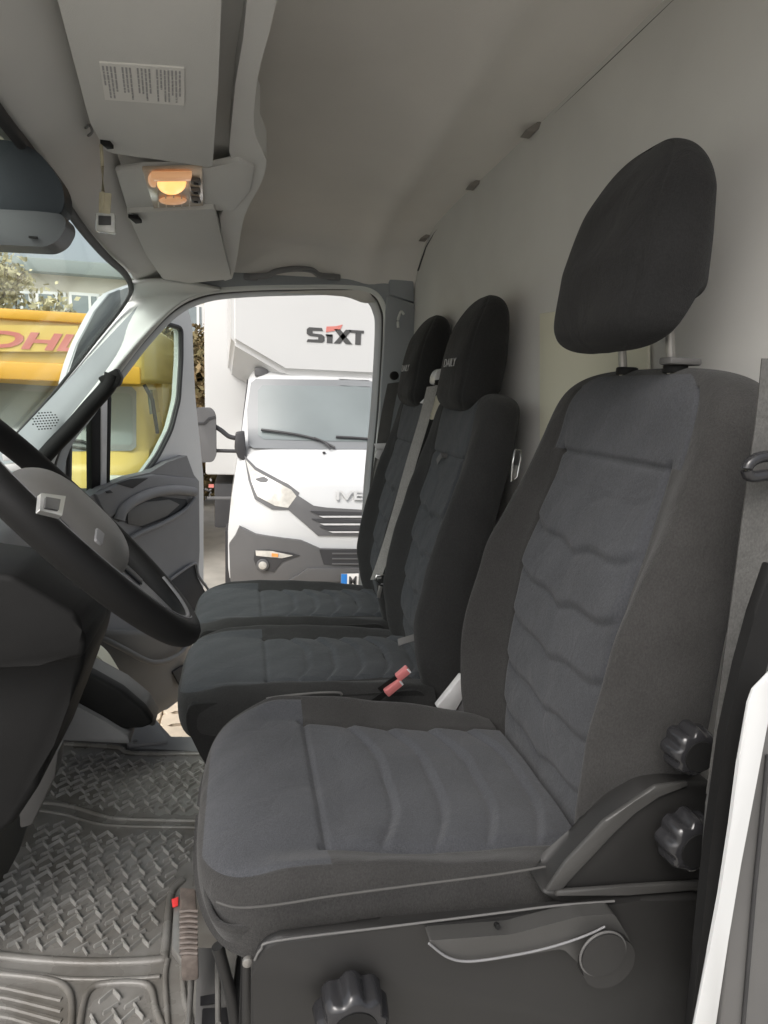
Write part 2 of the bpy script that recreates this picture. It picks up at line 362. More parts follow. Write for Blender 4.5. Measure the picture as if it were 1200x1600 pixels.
# keep the ring off the windscreen side
def wsx(z): return -.36-(2.17-z)*.9
outer = [(max(x, wsx(z)+.06) if z > 1.5 else x, z) for x, z in outer]
rings = []
for t, dy in ((0, .11), (0, .0), (.05, -.02), (.14, -.028), (.4, -.022), (1, -.005)):
    rings.append([(a[0]+(b[0]-a[0])*t, YW+dy, a[1]+(b[1]-a[1])*t) for a, b in zip(inner, outer)])
sw = grid('side_wall', np.array(rings), M['pillar_dk'], cv=True, thick=.012, kind='structure')
tube('door_seal', [(p[0], YW-.012, p[1]) for p in inner], .011, M['rubber'], sw, 8, up=(0, 1, 0), closed=True)
tube('frame_lip', [(a[0]+(b[0]-a[0])*.05, YW-.024, a[1]+(b[1]-a[1])*.05) for a, b in zip(inner, outer)], .013, M['pillar'], sw, 8, up=(0, 1, 0), closed=True)
# grab handle over the door
hp = [at(392, 432, 1, 2.40), at(418, 430, 1, 2.38), at(432, 424, 1, 2.36), at(460, 420, 1, 2.355), at(486, 422, 1, 2.36), at(500, 430, 1, 2.38), at(522, 432, 1, 2.40)]
t = thing('grab_handle', 'grey plastic grab handle above the open passenger door', 'handle', hp[0])
tube('grip', spline(hp, 6), .010, M['plast_grey'], t, 10)
for a in (hp[0], hp[-1]): box('mount', a+V((0, .012, 0)), (.05, .02, .022), M['plast_grey'], t, bevel=.006)
# B pillar trim column
bp = [at(605, 462, 1, 2.40), at(648, 475, 1, 2.40), at(650, 700, 1, 2.40), at(590, 700, 1, 2.40)]
bt = slab('pillar_cover', bp, (0, .03, 0), M['pillar_dk'], sw, bevel=.004)
slab('pillar_upper', [at(607, 400, 1, 2.41), at(645, 385, 1, 2.41), at(648, 473, 1, 2.41), at(608, 460, 1, 2.41)], (0, .03, 0), M['pillar_dk'], sw, bevel=.006)
c = at(626, 500, 1, 2.39); tube('belt_slot', spline([c+V((-.008, 0, -.028)), c+V((-.010, 0, 0)), c+V((.0, 0, .03)), c+V((.012, 0, .02))], 4), .005, M['pillar'], sw, 8)

# front: header, windscreen pillar, windscreen
WP = V((-.36, 0, 2.17)); WD = V((-.42, 0, -.47)).normalized(); WN = V((WD.z, 0, -WD.x))   # windscreen plane
ws_edge = [(-60, 95), (0, 182), (60, 258), (118, 345), (160, 395), (192, 425), (202, 445), (199, 462), (180, 490), (150, 527), (120, 565), (75, 620), (28, 672), (-30, 735), (-80, 790)]
we3 = [atp(x, y, WP, WN) for x, y in ws_edge]
# clamp far edge to the real width of the screen
we3 = spline(we3, 5)
fw_ = thing('windscreen', 'curved windscreen with black seal above the steering wheel', 'windscreen', tuple(WP))
del fw_['category']; del fw_['label']; fw_['kind'] = 'structure'
gl = [atp(x, y, WP, WN)+WD*0 for x, y in ((-260, -200), (-60, 95), (0, 182), (60, 258), (118, 345), (160, 395), (192, 425), (202, 445), (199, 462), (180, 490), (150, 527), (120, 565), (75, 620), (28, 672), (-30, 735), (-80, 790), (-500, 1100))]
slab('pane', gl, WN*.004, M['wind'], fw_)
tube('seal', [V(p)-WN*.006 for p in we3], .010, M['rubber'], fw_, 8, up=WN, flat=.6)
# A pillar trim: loft from screen edge to door edge
sideA = [(207, 438), (204, 468), (185, 494), (155, 531), (125, 569), (80, 624), (33, 676), (-5, 712), (-60, 765)]
sideB = [(345, 449), (318, 458), (285, 474), (250, 503), (215, 540), (165, 600), (115, 662), (70, 725), (20, 790)]
A3 = spline([atp(x, y, WP, WN) for x, y in sideA], 6); B3 = spline([at(x, y, 1, YW-.05) for x, y in sideB], 6)
G = []
for a, b in zip(A3, B3):
    a, b = V(a), V(b); row = []
    for k in range(15):
        s = k/14; bul = .05*math.sin(math.pi*s**.8)**1.15
        row.append(a.lerp(b, s)+V((.12, -.95, .15)).normalized()*bul)
    G.append(row)
pt = grid('front_pillar', G, M['pillar'], thick=.01, flip=True, kind='structure')
# speaker grille dots on the pillar foot
bm = bmesh.new()
for i in range(9):
    for j in range(7):
        px, py = 52+i*4.6+(j % 2)*2.3, 646+j*4.2-i*.3
        if ((i-4)/4.6)**2+((j-3)/3.6)**2 > 1: continue
        # intersect with the lofted surface (nearest vertex search)
        best = min(((proj(p)[0]-px)**2+(proj(p)[1]-py)**2, p) for r_ in G[18:36] for p in r_)[1] if False else None
        add_box(bm, atp(px, py, G[28][7], (.5, -.8, .2))-V((0, .002, 0)), (.004, .004, .004))
bmobj('speaker_holes', bm, M['plast_black'], pt, kind='stuff')
# header trim between screen top and the overhead shelf
P0, PN = V((0, .8, 2.295)), V((0, .06, 1)).normalized()
topA = [(-150, -60), (-50, 95), (10, 182), (70, 258), (128, 345), (170, 395), (202, 424), (213, 446)]
A3 = spline([atp(x, y, WP, WN) for x, y in topA], 6)
botB = [(80, -120), (110, 0), (135, 90), (172, 205), (204, 300), (232, 350), (275, 440), (330, 452)]
B3 = spline([atp(x, y, P0+V((0, 0, .022)), PN) for x, y in botB[:-1]]+[at(330, 452, 1, YW-.02)], 6)
A3.insert(0, np.array((A3[0][0], .36, A3[0][2]))); B3.insert(0, np.array((B3[0][0], .36, B3[0][2]+.01)))
G = []
for a, b in zip(A3, B3):
    a, b = V(a), V(b); G.append([a.lerp(b, k/10)+V((-.3, 0, -.9))*(.006*math.sin(math.pi*k/10)) for k in range(11)])
grid('header_trim', G, M['trim'], thick=.01, kind='structure')

# ------------------------------------------------------------------ overhead shelf with visors and lamp
sh = thing('overhead_shelf', 'pale grey overhead storage shelf under the ceiling above the windscreen', 'shelf', (-.1, 1.3, 2.28))
def con(px, py, dz=0): return atp(px, py, P0+V((0, 0, dz)), PN)
edge = [(446, -60), (432, 0), (421, 50), (405, 110), (398, 160), (398, 205), (412, 240), (416, 258), (406, 290), (385, 330), (377, 360), (370, 405), (363, 436)]
E3 = spline([con(x, y) for x, y in edge], 5)
L3 = [con(x, y, .03) for x, y in ((255, 447), (205, 350), (150, 205), (90, 0), (60, -120))]
E3 = [V((E3[0][0]+.012, .36, E3[0][2]+.018))]+list(E3); L3.append(V((L3[-1].x+.01, .36, L3[-1].z+.02)))
bodyp = [V(p)+V((-.012, 0, .034)) for p in E3]+[p+V((0, 0, .03)) for p in L3]
slab('body', bodyp, (0, 0, .09), M['trim'], sh, bevel=.004)
lin = [(398, -60), (386, 0), (380, 60), (368, 130), (362, 190), (358, 236), (366, 262), (372, 285), (352, 322), (342, 338), (346, 390), (350, 440)]
ls = con(*lin[0])
slab('lip', [V(p) for p in E3]+[con(x, y) for x, y in lin[::-1]]+[V((ls.x+.012, .36, ls.z+.018))], (0, 0, .05), M['trim'], sh, bevel=.012, seg=3)
slab('housing', [con(x, y, -.006) for x, y in ((180, 268), (222, 262), (330, 264), (372, 250), (398, 262), (392, 300), (366, 330), (340, 328), (215, 330), (198, 326))], (0, 0, .012), M['trim'], sh, bevel=.005)
# cabin lamp
lt = thing('cabin_lamp', 'lit amber cabin lamp with three small switches in the overhead shelf', 'lamp', con(270, 295))
slab('base', [con(x, y, -.011) for x, y in ((222, 266), (316, 264), (318, 322), (240, 326))], (0, 0, .008), M['lens'], lt, bevel=.002)
def lamp_blob(name, cx, cy, rx, ry, m, dz=-.013, h=.016):
    c = con(cx, cy, dz); ax = (con(cx+rx, cy, dz)-c); ay = (con(cx, cy+ry, dz)-c); G = []
    for i in range(7):
        a = i/6*math.pi/2; r = math.cos(a) if i < 6 else .001
        G.append([c+ax*(r*math.cos(b))+ay*(r*math.sin(b))-V((0, 0, h*math.sin(a))) for b in np.linspace(0, 2*math.pi, 28, endpoint=False)])
    grid(name, G, m, lt, cv=True, flip=True)
lamp_blob('bulb', 268, 286, 23, 13, M['glow'])
slab('lens_band', [con(x, y, -.016) for x, y in ((236, 267), (300, 266), (298, 273), (240, 274))], (0, 0, -.012), M['glow2'], lt, bevel=.002)
for k in range(5): slab('lens_rib', [con(243+k*13, 275, -.012), con(245+k*13, 275, -.012), con(249+k*12, 322, -.012), con(247+k*12, 322, -.012)], (0, 0, -.0035), M['lens'], lt)
lamp_blob('lower_lens', 270, 313, 22, 6, M['glow2'], h=.006)
lamp_blob('side_lens', 240, 281, 9, 12, M['glow2'], h=.003)
for yy in (283, 298, 312):
    c = con(306, yy, -.014); bm = bmesh.new(); add_box(bm, c, (.018, .026, .008), bevel=.002); bmobj('switch', bm, M['plast_mid'], lt)
    cyl('switch_dot', c-V((0, 0, .004)), (0, 0, -1), .005, .002, M['plast_black'], lt, 12)
# visors
def visor(name, poly, label, dz, flapx):
    v = thing(name, label, 'sun visor', con(*poly[0], dz), 'sun visors folded against the roof')
    slab('panel', rounded([con(x, y, dz) for x, y in poly], .012, 4), (0, 0, .016), M['visor'], v, bevel=.005)
    return v
v1 = visor('sun_visor', [(58, -90), (90, 0), (140, 190), (166, 238), (332, 262), (341, 130), (346, 0), (352, -90)], 'large driver side sun visor with a white text sticker', -.022, 0)
lab = [con(x, y, -.024) for x, y in ((155, 98), (288, 107), (288, 165), (164, 156))]
slab('sticker', lab, (0, 0, .002), M['paper'], v1)
bm = bmesh.new()
a, b, c_, d = lab
for i in range(21):
    if i in (4, 8, 13): continue
    s = (i+.8)/22; ln = 1 if i % 5 else .8
    p, q = a.lerp(b, s), d.lerp(c_, s)
    wd = (b-a).normalized()*.0012; t = .07; end = .92*ln if i % 3 else .72*ln
    while t < end:
        e_ = min(end, t+random.uniform(.05, .16)); m0, m1 = p.lerp(q, t), p.lerp(q, e_); add_slab(bm, [m0-wd, m0+wd, m1+wd, m1-wd], (0, 0, -.0006)); t = e_+.025
bmobj('sticker_text', bm, M['print'], v1, kind='stuff')
v2 = visor('sun_visor', [(198, 332), (335, 326), (352, 398), (362, 436), (262, 446), (228, 398)], 'smaller passenger side sun visor next to the cabin lamp', -.016, 0)
def clipv(par, x, y, s=1):
    slab('hinge_clip', [con(x-10*s, y-5, -.028), con(x+6*s, y-3, -.028), con(x+12*s, y+4, -.028), con(x+2*s, y+5, -.028)], (0, 0, .008), M['plast_black'], par, bevel=.001)
clipv(v1, 166, 229); clipv(v2, 210, 345)
tube('hook', spline([con(134, 200, -.01), con(140, 196, -.02), con(144, 206, -.022), con(138, 212, -.012)], 4), .0022, M['plast_mid'], v1, 6)
# hanging tag on a cord
ht = thing('hanging_tag', 'clear square tag hanging on a pale cord from the large visor', 'tag', con(160, 225))
c0 = con(158, 226, -.02); y0 = c0.y
def hy(px, py): return at(px, py, 1, y0)
tube('cord', [hy(158, 226), hy(160, 260), hy(161, 300), hy(160, 330)], .0028, M['cord'], ht, 8)
slab('ribbon', [hy(155, 300), hy(174, 302), hy(172, 335), hy(154, 332)], (0, .003, 0), M['cord'], ht, bevel=.001)
slab('tag_body', [hy(149, 331), hy(179, 332), hy(180, 364), hy(149, 361)], (0, .014, 0), M['crystal'], ht, bevel=.003)
slab('tag_frame', [hy(154, 337), hy(174, 338), hy(174, 352), hy(154, 352)], (0, -.003, 0), M['letter'], ht, bevel=.001)
# dark housing at the top of the screen
hc = thing('sensor_housing', 'blue black plastic housing hanging at the top edge of the windscreen', 'housing', at(40, 300, 1, 1.2))
slab('shell', rounded([at(x, y, 1, 1.15) for x, y in ((-90, 205), (30, 222), (62, 238), (100, 290), (101, 335), (60, 345), (-90, 330))], .03, 4), (0, .05, 0), M['bluehouse'], hc, bevel=.015, seg=3)
slab('lens_cap', rounded([at(x, y, 1, 1.135) for x, y in ((-90, 322), (60, 330), (100, 335), (104, 352), (92, 375), (72, 386), (-90, 378))], .02, 4), (0, .06, 0), M['bluelens'], hc, bevel=.008, seg=3)
box('sensor_slot', at(52, 371, 1, 1.13), (.012, .004, .003), M['plast_black'], hc)

# ------------------------------------------------------------------ black grab bar on the A pillar
gb = thing('pillar_grab_bar', 'thick black grab bar running down the front pillar', 'grab bar', at(130, 650, 1, 2.34))
tube('bar', spline([at(x, y, 1, 2.33) for x, y in ((176, 585), (168, 604), (140, 636), (112, 668), (84, 697), (50, 735))], 6), .026, M['plast_black'], gb, 14, up=(0, 1, 0))
slab('end_cap', [at(x, y, 1, 2.31) for x, y in ((152, 590), (182, 575), (190, 590), (186, 602), (165, 612))], (0, .05, 0), M['plast_black'], gb, bevel=.006)

# ------------------------------------------------------------------ passenger door, swung open
DH, DT = V((-.72, 2.60, 0)), V((-.25, 3.40, 0)); DD = (DT-DH).normalized(); DN = V((DD.y, -DD.x, 0))
def dp(px, py, off=0): return atp(px, py, DH+DN*off, DN)
dr = thing('passenger_door', 'open passenger door, white outside with grey inner panel', 'door', DH+V((0, 0, .5)))
# window frame (white) as one outline ring
fo = [(96, 650), (110, 580), (124, 540), (150, 488), (172, 459), (225, 440), (285, 462), (300, 500), (305, 620), (318, 745), (318, 930), (300, 1010), (140, 1010), (98, 800)]
fi = [(108, 660), (140, 566), (176, 500), (222, 500), (262, 506), (284, 512), (284, 560), (280, 625), (268, 672), (248, 712), (222, 748), (150, 770), (106, 786)]
def ring(name, outp, inp, off, th, m, par):
    a = rounded([dp(x, y, off) for x, y in outp], .06, 5); b = rounded([dp(x, y, off) for x, y in inp], .03, 5)
    o2 = lambda p: ((V(p)-DH).dot(DD), p[2])
    bd = [o2(p) for p in a]; bi = [o2(p) for p in b]; n, k = len(bd), len(bi)
    r = geometry.delaunay_2d_cdt([V(p) for p in bd+bi], [(i, (i+1) % n) for i in range(n)]+[(n+i, n+(i+1) % k) for i in range(k)], [], 0, 1e-6)
    def ins(x, y, P):
        c = False; j = len(P)-1
        for i in range(len(P)):
            if (P[i][1] > y) != (P[j][1] > y) and x < (P[j][0]-P[i][0])*(y-P[i][1])/(P[j][1]-P[i][1])+P[i][0]: c = not c
            j = i
        return c
    bm = bmesh.new(); vs = [bm.verts.new(DH+DN*off+DD*p.x+V((0, 0, p.y))) for p in r[0]]; fs = []
    for t in r[2]:
        cx = sum(r[0][i].x for i in t)/3; cy = sum(r[0][i].y for i in t)/3
        if ins(cx, cy, bd) and not ins(cx, cy, bi): fs.append(bm.faces.new([vs[i] for i in t]))
    e = bmesh.ops.extrude_face_region(bm, geom=fs)
    for v in [x for x in e['geom'] if isinstance(x, bmesh.types.BMVert)]: v.co -= DN*th
    for v in list(bm.verts):
        if not v.link_faces: bm.verts.remove(v)
    return bmobj(name, bm, m, par)
dfm = ring('window_frame', fo, fi, 0, .045, M['white'], dr)
tube('window_seal', rounded([dp(x, y, .004) for x, y in fi], .03, 5), .009, M['rubber'], dr, 8, up=DN, closed=True)
tube('inner_seal', rounded([dp(x*1.0-3.5 if x > 200 else x+3, y+2 if y < 600 else y-3, -.006) for x, y in fi], .03, 5), .006, M['truckgrey'], dr, 8, up=DN, closed=True)
slab('frame_cover', [dp(x, y, .006) for x, y in ((188, 452), (171, 459), (149, 486), (122, 538), (104, 590), (126, 560), (190, 486))], -DN*.01, M['tgrey'], dr, bevel=.003)
slab('window_pane', rounded([dp(x, y, -.02) for x, y in fi], .03, 5), -DN*.004, M['wing'], dr)
slab('pillar_strip', [dp(x, y, .008) for x, y in ((143, 590), (158, 590), (157, 768), (144, 772))], -DN*.03, M['plast_black'], dr, bevel=.003)
slab('pillar_strip_pale', [dp(x, y, .012) for x, y in ((159, 590), (169, 590), (167, 766), (158, 768))], -DN*.03, M['silver'], dr, bevel=.002)
slab('pillar_strip', [dp(x, y, .014) for x, y in ((169, 590), (175, 590), (172, 764), (167, 766))], -DN*.03, M['plast_black'], dr, bevel=.002)
# inner panel
pp = [(128, 785), (160, 762), (205, 745), (235, 738), (262, 722), (292, 712), (303, 742), (311, 752), (312, 860), (309, 905), (324, 930), (326, 945), (300, 1000), (285, 1090), (262, 1108), (235, 1118), (205, 1108), (175, 1080), (150, 1030), (135, 960)]
def dsurf(px, py):
    # bulges: armrest band and lower pocket
    b = .045
    b += .05*math.exp(-((py-940)/60)**2)*0 + .06*max(0, min(1, (py-880)/160))
    return dp(px, py, b)
patch('inner_panel', pp, dsurf, M['plast_grey'], dr, step=14, thick=.05, nrm=DN)
slab('sill_top', [dp(x, y, .06) for x, y in ((150, 772), (205, 748), (240, 741), (310, 748), (311, 768), (250, 770), (200, 790), (170, 812))], -DN*.04, M['plast_grey'], dr, bevel=.008)
slab('air_slot', [dp(x, y, .064) for x, y in ((182, 756), (204, 748), (232, 747), (208, 763))], -DN*.004, M['insert_blk'], dr, bevel=.001)
slab('lock_button', [dp(x, y, .066) for x, y in ((166, 768), (173, 766), (177, 770), (169, 771))], -DN*.008, M['insert_blk'], dr, bevel=.001)
# arm rest arch and pocket
tube('armrest', spline([dsurf(x, y)+DN*.02 for x, y in ((180, 812), (186, 796), (205, 781), (235, 769), (268, 765), (298, 768))], 6), .024, M['plast_grey'], dr, 12, up=DN)
slab('pull_recess', [dsurf(x, y)+DN*.006 for x, y in ((183, 815), (190, 798), (215, 783), (250, 776), (290, 780), (292, 790), (268, 806), (222, 824), (196, 812))], -DN*.004, M['insert_blk'], dr, bevel=.001)
slab('pull_panel', [dsurf(x, y)+DN*.012 for x, y in ((196, 798), (222, 784), (262, 780), (278, 788), (258, 806), (218, 822), (197, 818))], -DN*.010, M['plast_mid'], dr, bevel=.003)
tube('pocket_rim', spline([dsurf(x, y)+DN*.016 for x, y in ((192, 846), (215, 832), (250, 817), (285, 796), (300, 778))], 6), .012, M['plast_grey'], dr, 10, up=DN)
slab('lower_pocket', [dsurf(x, y)+DN*.006 for x, y in ((262, 905), (292, 884), (303, 882), (306, 900), (322, 930), (296, 962), (270, 958))], -DN*.004, M['insert_blk'], dr, bevel=.001)
tube('pocket_rim', spline([dsurf(x, y)+DN*.014 for x, y in ((262, 905), (292, 884), (303, 881), (307, 900), (324, 930), (298, 966))], 6), .007, M['plast_grey'], dr, 10, up=DN)
# rounded lower bin
G = []
for i in range(16):
    s = i/15; py = 985+s*132; row = []
    for j in range(22):
        u = j/21; xl = np.interp(py, [985, 1040, 1085, 1117], [132, 150, 185, 222]); xr = np.interp(py, [985, 1040, 1090, 1117], [306, 292, 284, 245])
        px = xl+(xr-xl)*u; b = .10+.10*math.sin(math.pi*u)**.6*math.cos(s*1.35)
        row.append(dp(px, py, b))
    G.append(row)
grid('door_bin', G, M['plast_mid'], dr, thick=.01)
tube('bin_rim', spline([dp(140, 985, .12), dp(190, 1012, .2), dp(240, 1035, .22), (dp(280, 1022, .19)), dp(304, 990, .14)], 6), .012, M['plast_mid'], dr, 10)
slab('bin_gap', [dp(x, y, .16) for x, y in ((270, 1050), (298, 1032), (298, 1064), (283, 1074))], -DN*.01, M['insert_blk'], dr, bevel=.001)

# ------------------------------------------------------------------ sill, wheel-arch and floor mat
sl_ = thing('door_sill', 'grey plastic sill plate at the passenger door step', 'sill', at(250, 1150, 2, FZ))
slab('plate', [at(x, y, 2, FZ+.006) for x, y in ((196, 1146), (243, 1122), (266, 1152), (560, 1154), (560, 1186), (200, 1168))], (0, 0, -.06), M['plast_grey'], sl_, bevel=.004)
slab('corner_cover', [at(x, y, 2, FZ+.016) for x, y in ((197, 1142), (243, 1122), (262, 1158), (200, 1164))], (0, 0, -.02), M['plast_grey'], sl_, bevel=.003)
cyl('screw', at(211, 1158, 2, FZ+.017), (0, 0, 1), .008, .002, M['plast_mid'], sl_, 12)
bw = thing('footwell_trim', 'pale curved trim and black ramp in the passenger footwell', 'trim', at(150, 1100, 2, FZ))
slab('pale_arch', rounded([at(x, y, 1, 2.2) for x, y in ((95, 1000), (136, 1012), (160, 1030), (182, 1066), (192, 1085), (150, 1085), (90, 1075))], .03, 4), (0, .08, 0), M['cream'], bw, bevel=.01)
G = []
for i in range(14):
    s = i/13; row = []
    t0 = V(at(122, 1062, 1, 2.0)).lerp(V(at(241, 1128, 1, 1.98)), s); t1 = V(at(110, 1076, 1, 1.85)).lerp(V(at(190, 1142, 1, 1.9)), s)
    mid = V(at(160, 1068, 1, 1.95)).lerp(V(at(232, 1125, 1, 1.94)), s)
    for k in range(11):
        u = k/10; p = t0*(1-u)**2+(t0.lerp(t1, .5)+V((.02, -.02, .05*(1-s*.8))))*2*u*(1-u)+t1*u*u; row.append(p)
    G.append(row)
rmp = [(112, 1050), (140, 1052), (190, 1080), (225, 1110), (240, 1132), (222, 1139), (186, 1141), (150, 1120), (110, 1100)]
slab('black_ramp', [at(x, y, 1, 1.86) for x, y in rmp], (0, .05, 0), M['plast_black'], bw, bevel=.012, seg=3)
slab('ramp_cap', [at(x, y, 1, 1.93) for x, y in ((118, 1046), (142, 1048), (192, 1075), (228, 1104), (244, 1133), (236, 1137), (205, 1110), (170, 1086), (125, 1066))], (0, .10, 0), M['plast_mid'], bw, bevel=.012, seg=3)
slab('floor_wedge', [at(x, y, 1, 1.84) for x, y in ((70, 1080), (110, 1098), (160, 1125), (200, 1150), (205, 1164), (76, 1158))], (0, .3, 0), M['plast_grey'], bw, bevel=.01)

mt = thing('floor_mat', 'grey rubber floor mat with raised zigzag tread in front of the driver seat', 'floor mat', (-.35, 1.3, FZ-.01))
MZ = FZ+.002
mp = [at(x, y, 2, MZ) for x, y in ((78, 1158), (190, 1168), (212, 1176), (380, 1178), (380, 1420), (330, 1800), (-200, 1800), (-200, 1480), (-60, 1500), (30, 1330), (60, 1240))]
slab('base', mp, (0, 0, -.012), M['mat_rub'], mt, bevel=.002)
def rib(pts, r=.007, h=1.0, name='rib'):
    return tube(name, spline([at(x, y, 2, MZ+.001) for x, y in pts], 6), r, M['mat_rub'], mt, 8, flat=h)
rib([(76, 1161), (140, 1165), (186, 1169), (206, 1177), (300, 1178), (380, 1178)], .008)
rib([(66, 1254), (110, 1260), (150, 1272), (190, 1280), (300, 1283), (380, 1283)], .007)
rib([(62, 1266), (106, 1274), (146, 1286), (190, 1291), (300, 1293), (380, 1293)], .005)
rib([(-140, 1486), (-20, 1492), (60, 1500), (150, 1504), (245, 1500), (257, 1490), (262, 1440), (268, 1395), (285, 1375)], .010, .8)
rib([(-140, 1512), (-20, 1516), (60, 1524), (110, 1530), (200, 1530), (250, 1526)], .005)
rib([(110, 1620), (112, 1570), (104, 1545), (80, 1532), (20, 1524), (-60, 1518)], .007)
rib([(122, 1620), (130, 1570), (140, 1548), (160, 1538), (215, 1536), (236, 1546), (244, 1580), (262, 1620)], .007)
rib([(266, 1700), (262, 1600), (258, 1530), (262, 1500)], .006)
rib([(300, 1700), (298, 1600), (288, 1560), (284, 1500), (284, 1450)], .006)
# tread: zigzags and ticks, joined
bm = bmesh.new()
def bar(p, q, wd=.0042, h=.006):
    p, q = V((p[0], p[1], MZ)), V((q[0], q[1], MZ)); d = (q-p).normalized(); n = V((-d.y, d.x, 0))*wd; e = d*wd*.6
    a = [bm.verts.new(x) for x in (p-e-n, p-e+n, q+e+n, q+e-n)]; u = V((0, 0, h))
    b = [bm.verts.new(x+u) for x in (p-n*.35, p+n*.35, q+n*.35, q-n*.35)]
    bm.faces.new(b)
    for i in range(4): bm.faces.new((a[i], a[(i+1) % 4], b[(i+1) % 4], b[i]))
def pip(poly):
    Q = [(at(x, y, 2, MZ).x, at(x, y, 2, MZ).y) for x, y in poly]
    def f(x, y):
        c = False; j = len(Q)-1
        for i in range(len(Q)):
            if (Q[i][1] > y) != (Q[j][1] > y) and x < (Q[j][0]-Q[i][0])*(y-Q[i][1])/(Q[j][1]-Q[i][1])+Q[i][0]: c = not c
            j = i
        return c
    return f
zones = [pip([(84, 1172), (180, 1177), (206, 1187), (370, 1188), (370, 1274), (190, 1272), (150, 1263), (112, 1250), (72, 1244)]),
         pip([(60, 1280), (104, 1284), (146, 1297), (190, 1301), (370, 1303), (276, 1370), (262, 1400), (250, 1485), (150, 1494), (60, 1490), (-140, 1476), (-140, 1450), (-20, 1380), (20, 1350)]),
         pip([(138, 1630), (142, 1568), (150, 1552), (165, 1547), (212, 1546), (230, 1556), (236, 1586), (248, 1630)])]
ok = lambda a, b: any(z(*a) and z(*b) for z in zones)
PX, PY = .038, .056
for r in range(26):
    for c in range(38):
        x = -1.45+c*PX+(r % 2)*.3*PX; y = .95+r*PY; sl = .13*x
        a, b, c2 = (x, y+sl), (x+PX*.55, y+.021+sl), (x+PX, y+sl)
        for s, e in ((a, b), (b, c2)):
            if ok(s, e): bar(s, e, .0030, .008)
        s, e = (x+PX*.02, y+.028+sl), (x+PX*.62, y+.043+sl)
        if ok(s, e): bar(s, e, .0030, .008)
        s, e = (x+PX*.42, y+.034+sl), (x+PX*.74, y+.016+sl)
        if ok(s, e): bar(s, e, .0024, .006)
bmobj('tread', bm, M['mat_top'], mt, smooth=False, kind='stuff')
bm = bmesh.new()
for k in range(9):
    pts = [at(x, y+k*15, 2, MZ) for x, y in ((-60, 1530), (20, 1545), (96, 1562+k*2))]
    add_tube(bm, pts, .005, 6, flat=.7)
bmobj('foot_rest_ribs', bm, M['mat_rub'], mt, kind='stuff')

# ------------------------------------------------------------------ quilted pillow surface (seats)
def superring(n, p, q):
    th = np.linspace(0, 2*np.pi, 4001)[:-1]
    b = np.sign(np.cos(th))*np.abs(np.cos(th))**(2/p); c = np.sign(np.sin(th))*np.abs(np.sin(th))**(2/q)
    return b, c
def pillow(A, w, thk, front, disp, mapf, n=300, pq=(4.5, 3.0), ring_w=.24, ring_t=.07):
    """A: stations; w,thk: arrays per station half width / half thickness; front: C coordinate of the front per station.
    disp(a,u,fw,c)->outward displacement on the front; mapf(a,b,c)->xyz"""
    b, c = superring(n, *pq); L = np.cumsum(np.r_[0, np.hypot(np.diff(b*ring_w, append=b[0]*ring_w), np.diff(c*ring_t, append=c[0]*ring_t))])
    s = np.linspace(0, L[-1], n+1)[:-1]; bb = np.interp(s, L, np.r_[b, b[0]]); cc = np.interp(s, L, np.r_[c, c[0]])
    A_, B_ = np.meshgrid(A, bb, indexing='ij'); _, C_ = np.meshgrid(A, cc, indexing='ij')
    W_ = np.asarray(w)[:, None]; T_ = np.asarray(thk)[:, None]; Fr = np.asarray(front)[:, None]
    fw = np.clip((C_-.15)/.6, 0, 1); fw = fw*fw*(3-2*fw)
    c = Fr-T_+C_*T_; u = B_
    d = disp(A_, u, fw, C_, W_); return mapf(A_, B_*W_, c, d, C_), (A_, u, fw, C_)
def mesh_from(G, name, zone, mats, parent, labels, caps=(True, True)):
    """split the grid faces in separate objects by zone id"""
    nu, nv = G.shape[:2]; V_ = G.reshape(-1, 3); objs = []
    Z = zone[:-1, :]
    for zid in sorted(set(Z.ravel().tolist())):
        I, J = np.where(Z == zid); J2 = (J+1) % nv
        f = np.stack([I*nv+J, I*nv+J2, (I+1)*nv+J2, (I+1)*nv+J], 1)
        used, inv = np.unique(f, return_inverse=True); f2 = inv.reshape(f.shape); faces = [tuple(r) for r in f2.tolist()]; vv = V_[used].tolist()
        if zid == 0:
            mp_ = {int(a): i for i, a in enumerate(used)}
            for row, flag, rev in ((0, caps[0], True), (nu-1, caps[1], False)):
                if flag and all((row*nv+j) in mp_ for j in range(nv)):
                    L_ = [mp_[row*nv+j] for j in range(nv)]; faces.append(tuple(L_[::-1] if rev else L_))
        me = bpy.data.meshes.new(labels[zid]); me.from_pydata(vv, [], faces); me.update()
        bm = bmesh.new(); bm.from_mesh(me); bmesh.ops.recalc_face_normals(bm, faces=bm.faces); bm.to_mesh(me); bm.free()
        objs.append(link(labels[zid], me, mats[zid], parent, True, 70))
    return objs
def ss(x, a, b): t = np.clip((x-a)/(b-a), 0, 1); return t*t*(3-2*t)
def gz(x, s): return np.exp(-(x/s)**2)
def smooth_interp(x, xs, ys, k=9):
    xx = np.linspace(min(xs), max(xs), 400); yy = np.interp(xx, xs, ys); kk = 25; yp = np.pad(yy, kk, mode='edge'); ker = np.hanning(2*kk+1); ker /= ker.sum()
    yy = np.convolve(yp, ker, mode='valid'); return np.interp(x, xx, yy)

